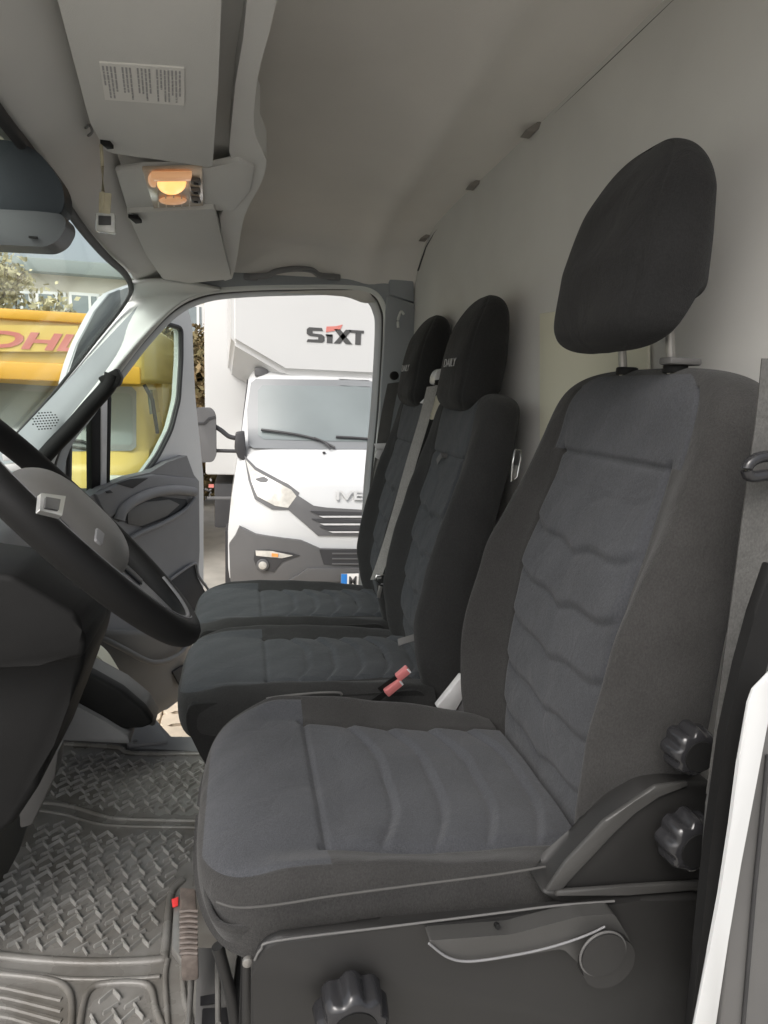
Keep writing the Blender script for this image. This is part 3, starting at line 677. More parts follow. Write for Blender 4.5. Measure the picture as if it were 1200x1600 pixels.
def make_backrest(par, yc, zs, wh, xf, bol, thick, cap, ztopseam, zbot, iu, lean_near=0, pitch=.088, nA=170, n=320, yoke_u=.72, names=('backrest', 'backrest_insert', 'yoke_panel'), amp=.007, vdip=.035, ms=('fab_dark', 'fab_mid')):
    z0, z1 = zs[0], zs[-1]; A = np.r_[np.linspace(z0, z1-cap, nA), z1-cap+cap*np.sin(np.linspace(0, np.pi/2, 34)[1:])]
    s = np.clip((A-(z1-cap))/cap, 0, 1); wsc = (1-s**3.2)**(1/3.2); tsc = (1-s**3)**(1/2.4); wsc = np.maximum(wsc, .02); tsc = np.maximum(tsc, .05)
    wv = smooth_interp(A, zs, wh)*wsc; tv0 = smooth_interp(A, zs, thick)/2; tv = tv0*tsc
    X = smooth_interp(A, zs, xf); Bv = smooth_interp(A, zs, bol)
    front = -(X) - (tv0-tv)        # C axis is -x
    IU = lambda a: smooth_interp(a, *iu)
    def disp(a, u, fw, c, W_):
        au = np.abs(u); bo = np.interp(a[:, 0], A, Bv)[:, None]; ui = IU(a[:, 0])[:, None]
        b = bo*ss(au, ui+.02, ui+.30)*(1-.55*ss(au, .86, 1.02))
        capf = 1-np.clip((a-(z1-cap))/cap, 0, 1)
        ins = ss(ui-au, 0, .05)*(a < ztopseam)
        zV = a + vdip*(1-(au/ui).clip(0, 1)**1.4) - .008*np.sin(2*np.pi*(au/ui).clip(0, 1)); f = ((ztopseam-zV-.03)/pitch); fr = f-np.floor(f)
        on = ss(a, zbot+.02, zbot+.06)*ss(f, -.12, .12)
        puff = amp*((1-(2*fr-1)**6)*.45+.8*np.where(fr < .84, fr/.84, (1-fr)/.16))-amp*.3
        d = b*capf**.5 + ins*on*puff
        dist = np.abs(au-ui)*W_
        d -= .008*gz(dist, .0045)*ss(ztopseam+.02-a, 0, .02)
        d += .0022*gz((au-.90)*W_, .0045)*ss(z1-cap-a, 0, .05)
        d -= .0065*gz(a-ztopseam+.006*u*0, .005)*(au < ui+.02)
        yk = np.abs(au-yoke_u)*W_
        d -= .004*gz(yk, .004)*(a > ztopseam)*(a < z1-.03)
        d += .0012*np.sin(a*43+u*6)*np.sin(u*11+a*17)
        return d*fw
    def mp(a, b, c, d, C_): return np.stack([-(c+d), yc+b, a+0*b], -1)
    G_, (a, u, fw, C_) = pillow(A, wv, tv, front, disp, mp, n=n)
    au = np.abs(u); ui = IU(A)[:, None]; zone = np.zeros(u.shape, int)
    frn = C_ > .3
    zone[(au < ui) & frn & (a < ztopseam) & (a > zbot)] = 1
    zone[(au < yoke_u) & frn & (a >= ztopseam) & (a < z1-.012)] = 2
    mesh_from(G_, 'backrest', zone, [M[ms[0]], M[ms[1]], M[ms[1]]], par, names)
    return G_

def make_cushion(par, yc, x0, x1, w, ztop, thick, cap, seamx, iu, bol, pitch=.075, amp=.006, nA=150, n=320, names=('cushion', 'cushion_insert', 'cushion_front'), front_w=.85, pipe=-.35, curve=.038, ms=('fab_dark', 'fab_mid')):
    # A runs from the back (-x1) to the front (-x0)
    A = np.r_[np.linspace(-x1, -x0-cap, nA), -x0-cap+cap*np.sin(np.linspace(0, np.pi/2, 40)[1:])]
    s = np.clip((A-(-x0-cap))/cap, 0, 1); wsc = np.maximum((1-s**3.0)**(1/3.0), .03); tsc = np.maximum((1-s**2.6)**(1/2.2), .04)
    xs = [x0, x0+.12, x0+.3, x1]; zt = smooth_interp(-A, xs, ztop); th = smooth_interp(-A, xs, thick)/2; wv = smooth_interp(-A, xs, w)*wsc
    tv = th*tsc; front = zt-(th-tv)*.9
    def disp(a, u, fw, c, W_):
        au = np.abs(u); x = -a; capf = 1-np.clip((a-(-x0-cap))/cap, 0, 1)
        b = bol*ss(au, iu, iu+.28)*(1-.5*ss(au, .85, 1.02))*(.25+.75*np.sin(np.pi*np.clip((x-x0-.02)/(x1-x0-.03), 0, 1)))*ss(x, x0, x0+.12)
        xv = x-curve*(1-(au/iu).clip(0, 1)**2)+.003*np.sin(2*np.pi*(u/iu+.3)); f = (xv-seamx)/pitch; fr = f-np.floor(f)
        ins = ss(iu-au, 0, .05)*(x > seamx)
        puff = amp*((1-(2*fr-1)**6)*.45+.8*np.where(fr < .16, fr/.16, (1-fr)/.84)-.3)*ss(f, .0, 1.)
        d = b*capf**.4+ins*puff
        d -= .0055*gz((au-iu)*W_, .005)*(x > seamx-.01)
        d -= .0055*gz(x-seamx, .005)*(au < iu+.02)
        d -= .003*gz((au-front_w)*W_, .004)*(x < seamx)*capf
        d += .0015*np.sin(a*37+u*5)*np.sin(u*9+a*13)
        return d*fw
    def mp(a, b, c, d, C_):
        pr = .0045*gz((C_-pipe), .05)*(1-0*b)     # piping ridge round the side
        sg = np.sign(b); return np.stack([-a-pr*(a > -x0-cap), yc+b+sg*pr, c+d], -1)
    G_, (a, u, fw, C_) = pillow(A, wv, tv, front, disp, mp, n=n, pq=(5, 3.2))
    au = np.abs(u); zone = np.zeros(u.shape, int); x = -a; frn = C_ > .3
    zone[(au < iu) & frn & (x >= seamx)] = 1; zone[(au < front_w) & (C_ > .45) & (x < seamx) & (x > x0+.012)] = 2
    mesh_from(G_, 'cushion', zone, [M[ms[0]], M[ms[1]], M[ms[1]]], par, names)

def make_headrest(par, yc, zs, xf, hw, thick, m, name='headrest', lift=.02):
    z0, z1 = zs[0], zs[-1]; h = z1-z0; cap = h*.32; capb = h*.15
    A = np.r_[z0+capb*(1-np.cos(np.linspace(0, np.pi/2, 20))), np.linspace(z0+capb, z1-cap, 40)[1:-1], z1-cap+cap*np.sin(np.linspace(0, np.pi/2, 26))]
    s = np.clip((A-(z1-cap))/cap, 0, 1); sb = np.clip(((z0+capb)-A)/capb, 0, 1)
    sc1 = np.maximum((1-s**2.6)**(1/2.6)*(1-sb**3.2)**(1/3.2), .03); sc2 = np.maximum((1-s**2.3)**(1/2.1)*(1-sb**2.5)**(1/2.2), .04)
    wv = smooth_interp(A, zs, hw)*sc1; t0 = smooth_interp(A, zs, thick)/2; tv = t0*sc2; X = smooth_interp(A, zs, xf)
    front = -X-(t0-tv)*.75
    disp = lambda a, u, fw, c, W_: fw*(-.006*(1-np.abs(u)**2)-.003*gz((np.abs(u)-.8)*W_, .004)+.001*np.sin(a*50+u*4))
    mp = lambda a, b, c, d, C_: np.stack([-(c+d), yc+b, a+0*b+lift*ss((1-C_)/2, .50, .80)*np.clip(1-(a-z0)/(h*.75), 0, 1)], -1)
    G_, _ = pillow(A, wv, tv, front, disp, mp, n=140, pq=(3.2, 2.6), ring_w=.13, ring_t=.06)
    mesh_from(G_, name, np.zeros(G_.shape[:2], int), [m], par, [name])

# ------------------------------------------------------------------ driver seat
ds = thing('driver_seat', 'large dark driver seat nearest the camera with side knobs and lever', 'seat', (.2, .9, FZ))
make_backrest(ds, .895, [1.12, 1.2, 1.3, 1.42, 1.58, 1.70, 1.80, 1.905], [.22, .24, .258, .262, .258, .248, .240, .232], [.50, .49, .485, .485, .50, .535, .56, .572],
              [.06, .075, .085, .085, .06, .035, .02, .01], [.12, .12, .12, .12, .115, .11, .105, .10], .10, 1.765, 1.16, ([1.1, 1.4, 1.765, 1.9], [.62, .62, .60, .62]))
make_cushion(ds, .885, -.062, .47, [.225, .25, .25, .24], [1.290, 1.286, 1.256, 1.238], [.12, .12, .12, .12], .10, .105, .64, .040, amp=.008)
# under-cushion skirt at the front
G = []
for i in range(14):
    s = i/13; z = 1.245-.10*s; row = []
    ex = .035*s**1.4+.06*s**3; wd = .232-.03*s
    for k in range(60):
        a = k/59*math.pi; cxx = math.cos(a); row.append((-.045+ex+.06*(1-abs(math.sin(a))**.5), .885-wd*cxx/abs(cxx if abs(cxx) > 1e-6 else 1)*abs(cxx)**.45, z))
    row = [(.30, .885-wd, z)]+row+[(.30, .885+wd, z)]; G.append(row)
grid('skirt', G, M['fab_dark'], ds, thick=.006)
make_headrest(ds, .90, [1.925, 1.97, 2.05, 2.14, 2.215], [.484, .481, .488, .518, .552], [.122, .133, .135, .124, .108], [.140, .150, .140, .108, .065], M['fab_black'], lift=.055)
for y in (.945, .825):
    tube('headrest_post', [(.600, y, 1.885), (.572, y, 2.03)], .0065, M['steel'], ds, 12)
    cyl('post_collar', (.603, y, 1.896), (0, 0, 1), .017, .012, M['plast_black'], ds, 20, .003)
box('post_catch', (.602, .815, 1.912), (.05, .028, .010), M['plast_mid'], ds, bevel=.003)
tube('piping', spline([at(x, y, 1, Y_) for x, y, Y_ in ((338, 1409, .640), (372, 1418, .632), (430, 1414, .630), (520, 1400, .630), (640, 1384, .630), (780, 1366, .630), (852, 1354, .632))], 8), 0.0015, M['thread_dk'], ds, 8)
# side cover
Y0 = .60
def sp_(x, y, Y=Y0): return at(x, y, 1, Y)
def sidepoly(pts, Y): return [sp_(x, y, Y) for x, y in pts]
low = [(392, 1640), (392, 1530), (398, 1496), (415, 1476), (440, 1466), (600, 1450), (760, 1436), (880, 1424), (1000, 1408), (1095, 1400), (1098, 1640)]
slab('side_cover', sidepoly(low, Y0), (0, .016, 0), M['plast_dark'], ds, bevel=.007, seg=3)
up = [(845, 1400), (880, 1388), (920, 1340), (975, 1270), (1015, 1236), (1050, 1226), (1120, 1226), (1120, 1410), (880, 1418)]
slab('side_cover_upper', sidepoly(up, Y0+.012), (0, .05, 0), M['plast_dark'], ds, bevel=.009, seg=3)
slab('frame_strip', sidepoly([(854, 1393), (883, 1350), (946, 1283), (992, 1252), (1025, 1229), (1075, 1222), (1075, 1230), (1029, 1243), (992, 1271), (958, 1300), (879, 1391)], Y0+.006), (0, .006, 0), M['lever'], ds, bevel=.002)
slab('cover_top', sidepoly([(872, 1393), (980, 1386), (1095, 1378), (1095, 1392), (980, 1399), (868, 1402)], Y0+.004), (0, .006, 0), M['lever'], ds, bevel=.002)
tube('cover_highlight', spline(sidepoly([(398, 1500), (408, 1483), (432, 1470), (600, 1449), (760, 1429), (870, 1415), (960, 1408)], Y0-.001), 6), .0014, M['plast_mid'], ds, 8)  # pale tube stands in for the highlight on the cover's top edge
cyl('cover_pin', sp_(775, 1444, Y0-.008), (0, -1, .3), .003, .006, M['plast_black'], ds, 12)
# lever with round pivot
slab('height_lever', rounded(sidepoly([(668, 1470), (800, 1460), (905, 1432), (960, 1428), (985, 1470), (975, 1520), (935, 1535), (898, 1500), (880, 1482), (800, 1496), (735, 1506), (705, 1500)], Y0-.02), .006, 3), (0, .02, 0), M['lever'], ds, bevel=.006, seg=3)
tube('lever_highlight', spline(sidepoly([(670, 1474), (700, 1496), (735, 1502), (800, 1493), (860, 1480), (915, 1462), (945, 1448)], Y0-.023), 6), .0014, M['plast_grey'], ds, 8)  # pale tube painted in as the glint along the lever's lower edge
cyl('lever_pivot', sp_(942, 1490, Y0-.018), (0, -1, 0), .034, .014, M['plast_dark'], ds, 40, .005)
tube('pivot_ring', [sp_(942, 1490, Y0-.032)+V((.029*math.cos(a), 0, .029*math.sin(a))) for a in np.linspace(0, 2*math.pi, 40, endpoint=False)], .0014, M['plast_mid'], ds, 6, up=(0, 1, 0), closed=True)
cyl('pivot_cap', sp_(942, 1490, Y0-.032), (0, -1, 0), .028, .003, M['plast_dark'], ds, 40, .0015)
def knob(px, py, Y, R, H, par):
    c = sp_(px, py, Y); n = 128; G = []
    prof = [(0, 1.0, 1.0), (.08, 1.04, 1.0), (.55, 1.0, 1.0), (.8, .96, .9), (.92, .86, .5), (1.0, .74, .1), (1.0, .05, 0), (1.0, .01, 0)]
    t, b, u = frame_basis((0, -1, 0), (0, 0, 1))
    for h, r, sc_ in prof:
        row = []
        for k in range(n):
            a = 2*math.pi*k/n; lobe = 1-.15*sc_*(.5-.5*math.cos(a*8))**1.6
            row.append(c+t*(h*H)+b*(R*r*lobe*math.cos(a))+u*(R*r*lobe*math.sin(a)))
        G.append(row)
    o = grid('adjuster_knob', G, M['gloss_black'], par, cv=True, ang=50)
    cyl('knob_face', c+t*(H-.001), (0, -1, 0), R*.62, .003, M['plast_black'], par, 40, .001)
knob(1066, 1160, .61, .030, .030, ds); knob(1062, 1300, Y0-.002, .035, .032, ds); knob(546, 1564, Y0-.012, .040, .036, ds)
# mechanism below the seat
box('seat_base', (.26, .90, 1.0), (.46, .40, .30), M['insert_blk'], ds, bevel=.01)
slab('base_bracket', [at(x, y, 1, .66) for x, y in ((378, 1480), (396, 1478), (392, 1640), (372, 1640))], (0, .02, 0), M['plast_black'], ds, bevel=.003)
tube('support_bar', [at(340, 1478, 1, .75), at(362, 1560, 1, .75), at(376, 1660, 1, .75)], .008, M['plast_dark'], ds, 10)
tube('bracket_rod', [at(387, 1502, 1, .64), at(385, 1650, 1, .64)], .006, M['plast_dark'], ds, 10)
cyl('bracket_bolt', at(387, 1499, 1, .63), (0, -1, 0), .006, .006, M['steel'], ds, 16, .002)
for a, b_ in (((302, 1490), (292, 1640)), ((340, 1495), (341, 1600))):
    tube('seat_rail', [at(*a, 2, .80), at(*b_, 2, .80)], .005, M['steel'], ds, 8)
slab('rail_plate', [at(x, y, 2, .76) for x, y in ((308, 1480), (352, 1480), (366, 1640), (304, 1640))], (0, 0, -.02), M['plast_mid'], ds, bevel=.003)
slab('rail_slot', [at(x, y, 2, .764) for x, y in ((313, 1558), (336, 1554), (338, 1568), (313, 1572))], (0, 0, .002), M['insert_blk'], ds)
slab('rail_block', [at(x, y, 2, .77) for x, y in ((316, 1574), (372, 1572), (380, 1660), (312, 1660))], (0, 0, -.02), M['insert_blk'], ds, bevel=.003)
# grooved release pedal
pd = thing('release_pedal', 'worn brown grooved pedal with a red mark beside the driver seat base', 'pedal', at(298, 1440, 2, .82))
slab('arm', [at(x, y, 2, .86) for x, y in ((272, 1408), (282, 1400), (284, 1500), (268, 1478))], (0, 0, -.02), M['steel'], pd, bevel=.003)
slab('block', [at(x, y, 2, .88) for x, y in ((281, 1385), (306, 1388), (310, 1494), (283, 1496))], (0, 0, -.05), M['brown'], pd, bevel=.004)
bm = bmesh.new()
for k in range(9):
    y = 1424+k*8.2; add_tube(bm, [at(281, y, 2, .882), at(296, y-1.5, 2, .884), at(309, y, 2, .882)], .0032, 6)
bmobj('grip_ribs', bm, M['brown'], pd, kind='stuff')
slab('red_mark', [at(x, y, 2, .862) for x, y in ((268, 1406), (279, 1402), (278, 1416), (270, 1419))], (0, 0, .002), M['stalkred'], pd, bevel=.0008)

# ------------------------------------------------------------------ passenger bench: two seats
def bench_seat(yc, label, first):
    t = thing('bench_seat', label, 'seat', (.2, yc, FZ), 'passenger bench seats')
    make_backrest(t, yc, [1.08, 1.2, 1.3, 1.45, 1.6, 1.72, 1.80, 1.865], [.205, .21, .215, .22, .222, .222, .218, .212], [.475, .455, .45, .47, .50, .525, .54, .55],
                  [.03, .045, .055, .05, .035, .018, .008, .0], [.11, .11, .11, .11, .11, .11, .105, .10], .06, 1.70, 1.15, ([1.0, 1.4, 1.7, 1.9], [.52, .54, .56, .56]), nA=120, n=220, pitch=.105, yoke_u=.60, amp=.009, ms=('benchd', 'benchm'))
    make_cushion(t, yc, -.155, .46, [.205, .222, .222, .222], [1.165, 1.170, 1.156, 1.15], [.13, .13, .13, .12], .07, .06, .62, .034, nA=110, n=220, pitch=.07, amp=.009, front_w=.8, pipe=-3, curve=.04, ms=('benchd', 'benchm'))
    # base cover under the cushion
    slab('cushion_side', rounded([(-.12, yc-.212, 1.15), (-.125, yc-.212, 1.10), (-.085, yc-.212, 1.0), (-.03, yc-.212, .93), (.44, yc-.212, .93), (.44, yc-.212, 1.15)], .04, 5), (0, .424, 0), M['fab_black'], t, bevel=.03, seg=4)
    make_headrest(t, yc, [1.815, 1.86, 1.94, 2.03, 2.105], [.505, .50, .51, .535, .57], [.112, .122, .125, .115, .10], [.12, .135, .135, .11, .09], M['fab_black'])
    # DAILY embroidery on the headrest, follows the front plane
    ux = V((0, -1, 0)); 
    text('embroidery', 'DAILY', V((.5065, yc+.02, 1.925)), ux*.034, V((.12, 0, 1)).normalized()*.030, .03, M['thread'], t, ext=.0006, bold=-.012)
    return t
s1 = bench_seat(1.60, 'middle bench seat between the driver seat and the window seat', True)
s2 = bench_seat(2.055, 'bench seat beside the passenger door, farthest from the camera', False)
slab('centre_plinth', [(-.05, 1.4, FZ-.005), (.44, 1.4, FZ-.005), (.44, 2.25, FZ-.005), (-.05, 2.25, FZ-.005)], (0, 0, .30), M['insert_blk'], s1, bevel=.01)
tube('fold_handle', spline([at(x, y, 1, 1.375) for x, y in ((416, 1092), (440, 1088), (490, 1083), (528, 1082), (534, 1086))], 4), .003, M['plast_mid'], s1, 8)
# fabric pull loops
for (a, b_, c_) in (((700, 722), (712, 712), (726, 714)),):
    strap('pull_tab', [at(*a, 1, 1.60)+V((-.03, 0, 0)), at(*b_, 1, 1.60)+V((-.04, 0, 0)), at(*c_, 1, 1.60)+V((-.02, 0, 0))], (0, .012, .012), .003, M['plast_mid'], s1)
strap('pull_tab', [at(622, 1004, 1, 1.5), at(634, 1000, 1, 1.5), at(648, 996, 1, 1.5)], (0, .01, .014), .004, M['plast_mid'], s1)

# ------------------------------------------------------------------ belts and buckles
b1 = thing('seat_belt', 'grey seat belt running diagonally between the two bench seats', 'seat belt', at(690, 590, 1, 1.84))
pts = [at(688, 604, 1, 1.84), at(676, 652, 1, 1.84), at(655, 722, 1, 1.84), at(636, 790, 1, 1.84), at(618, 850, 1, 1.84), at(600, 902, 1, 1.84)]
pts = [V(p)+V((-.03, -.02, 0)) for p in spline(pts, 4)]
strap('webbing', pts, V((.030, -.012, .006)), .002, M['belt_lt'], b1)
slab('guide', rounded([at(x, y, 1, 1.83) for x, y in ((680, 585), (686, 577), (696, 575), (696, 604), (678, 600))], .01, 3), (0, .05, 0), M['silver'], b1, bevel=.004)
slab('guide_slot', [at(x, y, 1, 1.825) for x, y in ((680, 594), (694, 592), (694, 602), (680, 602))], (0, .01, 0), M['plast_black'], b1, bevel=.001)
slab('side_tab', [at(x, y, 1, 1.86) for x, y in ((658, 630), (672, 616), (678, 618), (672, 632))], (0, .02, 0), M['silver'], b1, bevel=.002)
slab('pale_cover', [at(x, y, 1, 1.82) for x, y in ((678, 625), (692, 610), (696, 655), (674, 656))], (0, .02, 0), M['cream'], b1, bevel=.003)
c = at(597, 905, 1, 1.80)
tube('tongue_loop', [c+V((-.018, 0, .012)), c+V((.020, 0, .010)), c+V((.022, 0, -.004)), c+V((.006, 0, -.016)), c+V((-.010, 0, -.014)), c+V((-.020, 0, 0))], .004, M['chrome'], b1, 8, up=(0, 1, 0), closed=True)
slab('tongue', [at(x, y, 1, 1.80) for x, y in ((592, 915), (598, 917), (594, 935), (589, 934))], (0, .003, 0), M['steel'], b1, bevel=.001)
b2 = thing('seat_belt', 'dark seat belt hanging at the pillar behind the open passenger door', 'seat belt', at(612, 590, 1, 2.38))
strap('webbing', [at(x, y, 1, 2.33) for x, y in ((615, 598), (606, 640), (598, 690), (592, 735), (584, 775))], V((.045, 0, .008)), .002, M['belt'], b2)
cyl('guide_bolt', at(615, 587, 1, 2.36), (0, -1, 0), .016, .02, M['plast_black'], b2, 20, .004)
c = at(597, 697, 1, 2.30)
slab('tongue_loop', [c+V((-.03, 0, .008)), c+V((.03, 0, .012)), c+V((.022, 0, -.014)), c+V((-.02, 0, -.018))], (0, .004, 0), M['silver'], b2, bevel=.0015)
slab('tongue', [at(x, y, 1, 2.30) for x, y in ((590, 700), (600, 702), (592, 718), (585, 714))], (0, .004, 0), M['silver'], b2, bevel=.001)
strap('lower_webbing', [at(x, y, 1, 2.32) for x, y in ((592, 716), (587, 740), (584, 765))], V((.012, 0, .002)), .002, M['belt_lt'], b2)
for (p, q, lab_) in (((640, 1047), (622, 1062), 'upper red seat belt buckle at the rear of the bench'), ((628, 1066), (604, 1086), 'lower red seat belt buckle at the rear of the bench')):
    P_, Q_ = at(*p, 1, 1.33), at(*q, 1, 1.33); bk = thing('belt_buckle', lab_, 'buckle', P_, 'red belt buckles')
    d = (Q_-P_).normalized(); n = V((0, -1, 0)); s_ = d.cross(n)
    slab('shell', [P_-s_*.009, P_+s_*.009, Q_+s_*.009, Q_-s_*.009], n*-.018, M['redb'], bk, bevel=.003)
    slab('slot', [P_-s_*.006+n*.0005, P_+s_*.006+n*.0005, P_+s_*.006+d*.004+n*.0005, P_-s_*.006+d*.004+n*.0005], n*.002, M['silver'], bk)
    strap('stem', [Q_-V((0, -.01, 0)), Q_+d*.05-V((0, -.02, 0))], s_*.014, .004, M['plast_black'], bk)
b3 = thing('belt_tongue', 'silver slotted belt tongue hanging beside the middle seat back', 'belt tongue', at(806, 720, 1, 1.36))
c = [at(x, y, 1, 1.33) for x, y in ((805, 703), (813, 703), (814, 716), (808, 745), (799, 752), (801, 725))]
tube('loop', c, .0025, M['chrome'], b3, 8, up=(0, 1, 0), closed=True)
slab('plate', [at(x, y, 1, 1.335) for x, y in ((804, 726), (810, 728), (806, 748), (800, 750))], (0, .002, 0), M['steel'], b3)
wd = thing('belt_stay', 'pale grey metal stay between the driver seat and the bench', 'bracket', at(715, 1090, 1, 1.2))
slab('stay', [at(x, y, 1, 1.2) for x, y in ((682, 1106), (722, 1056), (736, 1070), (712, 1112))], (0, .02, 0), M['silver'], wd, bevel=.003)
slab('foot', [at(x, y, 1, 1.21) for x, y in ((712, 1112), (736, 1072), (746, 1110), (736, 1122))], (0, .02, 0), M['plast_grey'], wd, bevel=.003)

# ------------------------------------------------------------------ driver side door pillar on the right edge
dpz = thing('door_pillar', 'x', 'pillar'); del dpz['label']; del dpz['category']; dpz['kind'] = 'structure'
def vs_(x, z, y=.5): return V((x, y, z))
slab('dark_trim', [at(x, y, 1, .50) for x, y in ((1158, 1040), (1180, 960), (1205, 880), (1240, 900), (1180, 1110), (1100, 1640), (1076, 1640), (1093, 1490), (1111, 1320), (1134, 1150))], (0, .012, 0), M['plast_black'], dpz, bevel=.003)
slab('painted_flange', [at(x, y, 1, .478) for x, y in ((1170, 1100), (1178, 1078), (1205, 1050), (1215, 1060), (1196, 1150), (1179, 1240), (1158, 1350), (1138, 1470), (1114, 1640), (1078, 1640), (1108, 1490), (1125, 1400), (1142, 1290), (1155, 1190))], (0, .004, 0), M['white'], dpz, bevel=.0012)
slab('outer_pillar', [at(x, y, 1, .49) for x, y in ((1190, 1130), (1300, 1000), (1300, 1700), (1115, 1700), (1155, 1300))], (0, .05, 0), M['plast_mid'], dpz, bevel=.004)
tube('pillar_joint', [at(1200, 1180, 1, .487), at(1178, 1400, 1, .487), at(1158, 1640, 1, .487)], .0022, M['rubber'], dpz, 6)
slab('rear_post', [V((.585, .46, .4)), V((.80, .46, .4)), V((.80, .46, 2.5)), V((.66, .46, 2.5)), V((.62, .46, 1.9))], (0, .06, 0), M['pillar_dk'], dpz, bevel=.01)
nb = thing('seat_belt', 'driver seat belt webbing at the right edge beside the driver seat', 'seat belt', at(1180, 900, 1, .56))
lw = [(1190, 560), (1180, 660), (1162, 790), (1144, 930), (1128, 1050), (1104, 1240)]; rw = [(1262, 560), (1256, 660), (1244, 790), (1222, 930), (1176, 1060), (1120, 1246)]
cs = [(at(*a, 1, .575)+at(*b, 1, .56))/2 for a, b in zip(lw, rw)]; wdv = [at(*b, 1, .56)-at(*a, 1, .575) for a, b in zip(lw, rw)]
strap('webbing', spline(cs, 5), [V(x) for x in spline(wdv, 5)], .002, M['belt'], nb)
tube('guide_ring', spline([at(x, y, 1, .55) for x, y in ((1235, 712), (1190, 714), (1168, 728), (1172, 744), (1200, 742), (1240, 740))], 5), .006, M['gloss_black'], nb, 10)

# ------------------------------------------------------------------ steering wheel, column, dashboard
SC = V((-.222, .90, 1.672)); e2 = V((.68, 0, -.733)).normalized(); e1 = (V((-.15, .985, -.10))); e1 = (e1-e2*e1.dot(e2)).normalized(); en = e1.cross(e2); en = en if en.x > 0 else -en
swl = thing('steering_wheel', 'black leather steering wheel with grey hub and buttons', 'steering wheel', SC)
RW = .212
ringp = [SC+e1*(RW*math.cos(a))+e2*(RW*math.sin(a)) for a in np.linspace(0, 2*math.pi, 96, endpoint=False)]
tube('rim', ringp, .0205, M['plast_black'], swl, 18, up=en, flat=.9, closed=True)
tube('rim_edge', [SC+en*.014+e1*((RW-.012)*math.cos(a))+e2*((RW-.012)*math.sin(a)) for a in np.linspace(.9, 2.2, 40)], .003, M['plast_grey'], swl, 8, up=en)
def wp(a, b, c=0): return SC+e1*a+e2*b+en*c
# hub pad
tube('rim_highlight', [wp((RW-.008)*math.cos(t_), (RW-.008)*math.sin(t_), .0175) for t_ in np.linspace(1.7, 5.0, 60)], .0011, M['plast_grey'], swl, 6, up=en)  # thin pale tube drawn as the highlight along the near rim
G = []
for i in range(14):
    s = i/13; r = 1-.0*s; row = []
    for k in range(64):
        a = 2*math.pi*k/64; sh_ = (abs(math.cos(a))**3+abs(math.sin(a))**3)**(-1/3)
        rr = (1-s**2.5)**(1/2.5) if s < 1 else .001
        row.append(wp(.108*sh_*math.cos(a)*rr, .092*sh_*math.sin(a)*rr+.005, -.01+.045*s))
    G.append(row)
grid('hub', G, M['hub'], swl, cv=True)
for sgn in (-1, 1):
    slab('spoke', [wp(sgn*.08, -.035, .0), wp(sgn*.185, -.03, .0), wp(sgn*.19, .01, .0), wp(sgn*.08, .03, .0)], en*-.016, M['plast_black'], swl, bevel=.005)
    slab('button_pad', [wp(sgn*.088, -.025, .006), wp(sgn*.135, -.022, .006), wp(sgn*.135, .008, .006), wp(sgn*.088, .015, .006)], en*-.008, M['plast_mid'], swl, bevel=.004)
slab('spoke', [wp(-.05, .06, .0), wp(.05, .06, .0), wp(.036, .12, .002), wp(.032, .19, .0), wp(-.032, .19, .0), wp(-.036, .12, .002)], en*-.02, M['plast_grey'], swl, bevel=.006)
slab('spoke_opening', [wp(-.022, .095, .004), wp(.022, .095, .004), wp(.018, .125, .004), wp(-.018, .125, .004)], en*-.003, M['insert_blk'], swl, bevel=.001)
slab('badge_button', rounded([atp(x, y, SC+en*.036, en) for x, y in ((64, 770), (103, 775), (97, 806), (62, 797))], .004, 3), en*-.004, M['badge'], swl, bevel=.002)
slab('badge_inset', rounded([atp(x, y, SC+en*.0375, en) for x, y in ((72, 776), (95, 780), (92, 797), (70, 793))], .003, 3), en*-.006, M['plast_mid'], swl, bevel=.001)
slab('small_button', rounded([atp(x, y, SC+en*.033, en) for x, y in ((152, 824), (164, 834), (160, 850), (150, 842))], .003, 3), en*-.003, M['plast_grey'], swl, bevel=.0015)
# column shroud and knee panel
cl = thing('steering_column', 'black steering column shroud and knee panel under the wheel', 'column', (-.4, .95, 1.2))
slab('shroud', [at(x, y, 1, .93) for x, y in ((-120, 880), (20, 900), (120, 960), (128, 985), (135, 1005), (130, 1030), (60, 1040), (-120, 1060))], (0, .16, 0), M['plast_black'], cl, bevel=.012, seg=3)
slab('knee_panel', [at(x, y, 1, 1.0) for x, y in ((-200, 960), (110, 980), (134, 1012), (128, 1050), (108, 1100), (84, 1165), (60, 1230), (20, 1290), (-60, 1350), (-200, 1360))], (0, .22, 0), M['plast_black'], cl, bevel=.012, seg=3)
tube('panel_edge', spline([at(x, y, 1, 1.2) for x, y in ((140, 1005), (140, 1040), (122, 1080), (104, 1118), (86, 1160), (66, 1206))], 5), .004, M['plast_grey'], cl, 8)
slab('pedal_bracket', [at(x, y, 1, 1.35) for x, y in ((58, 1190), (92, 1172), (86, 1215), (50, 1290), (30, 1296), (28, 1250))], (0, .05, 0), M['plast_mid'], cl, bevel=.006)
db = thing('dashboard', 'light grey dashboard end with air vent slats behind the steering wheel', 'dashboard', (-.75, 1.6, 1.2))
slab('body', [(-1.05, 1.15, 1.50), (-.70, 1.15, 1.52), (-.62, 1.15, 1.44), (-.60, 1.15, 1.0), (-.66, 1.15, .8), (-1.05, 1.15, .8)], (0, 1.1, 0), M['plast_grey'], db, bevel=.02, seg=3)
for k, yy in enumerate((706, 723, 742, 762)):
    slab('vent_slat', [at(x, y, 1, 1.12) for x, y in ((2, yy+4), (50, yy-2), (52, yy+9), (4, yy+15))], (0, .02, 0), M['silver'], db, bevel=.002)

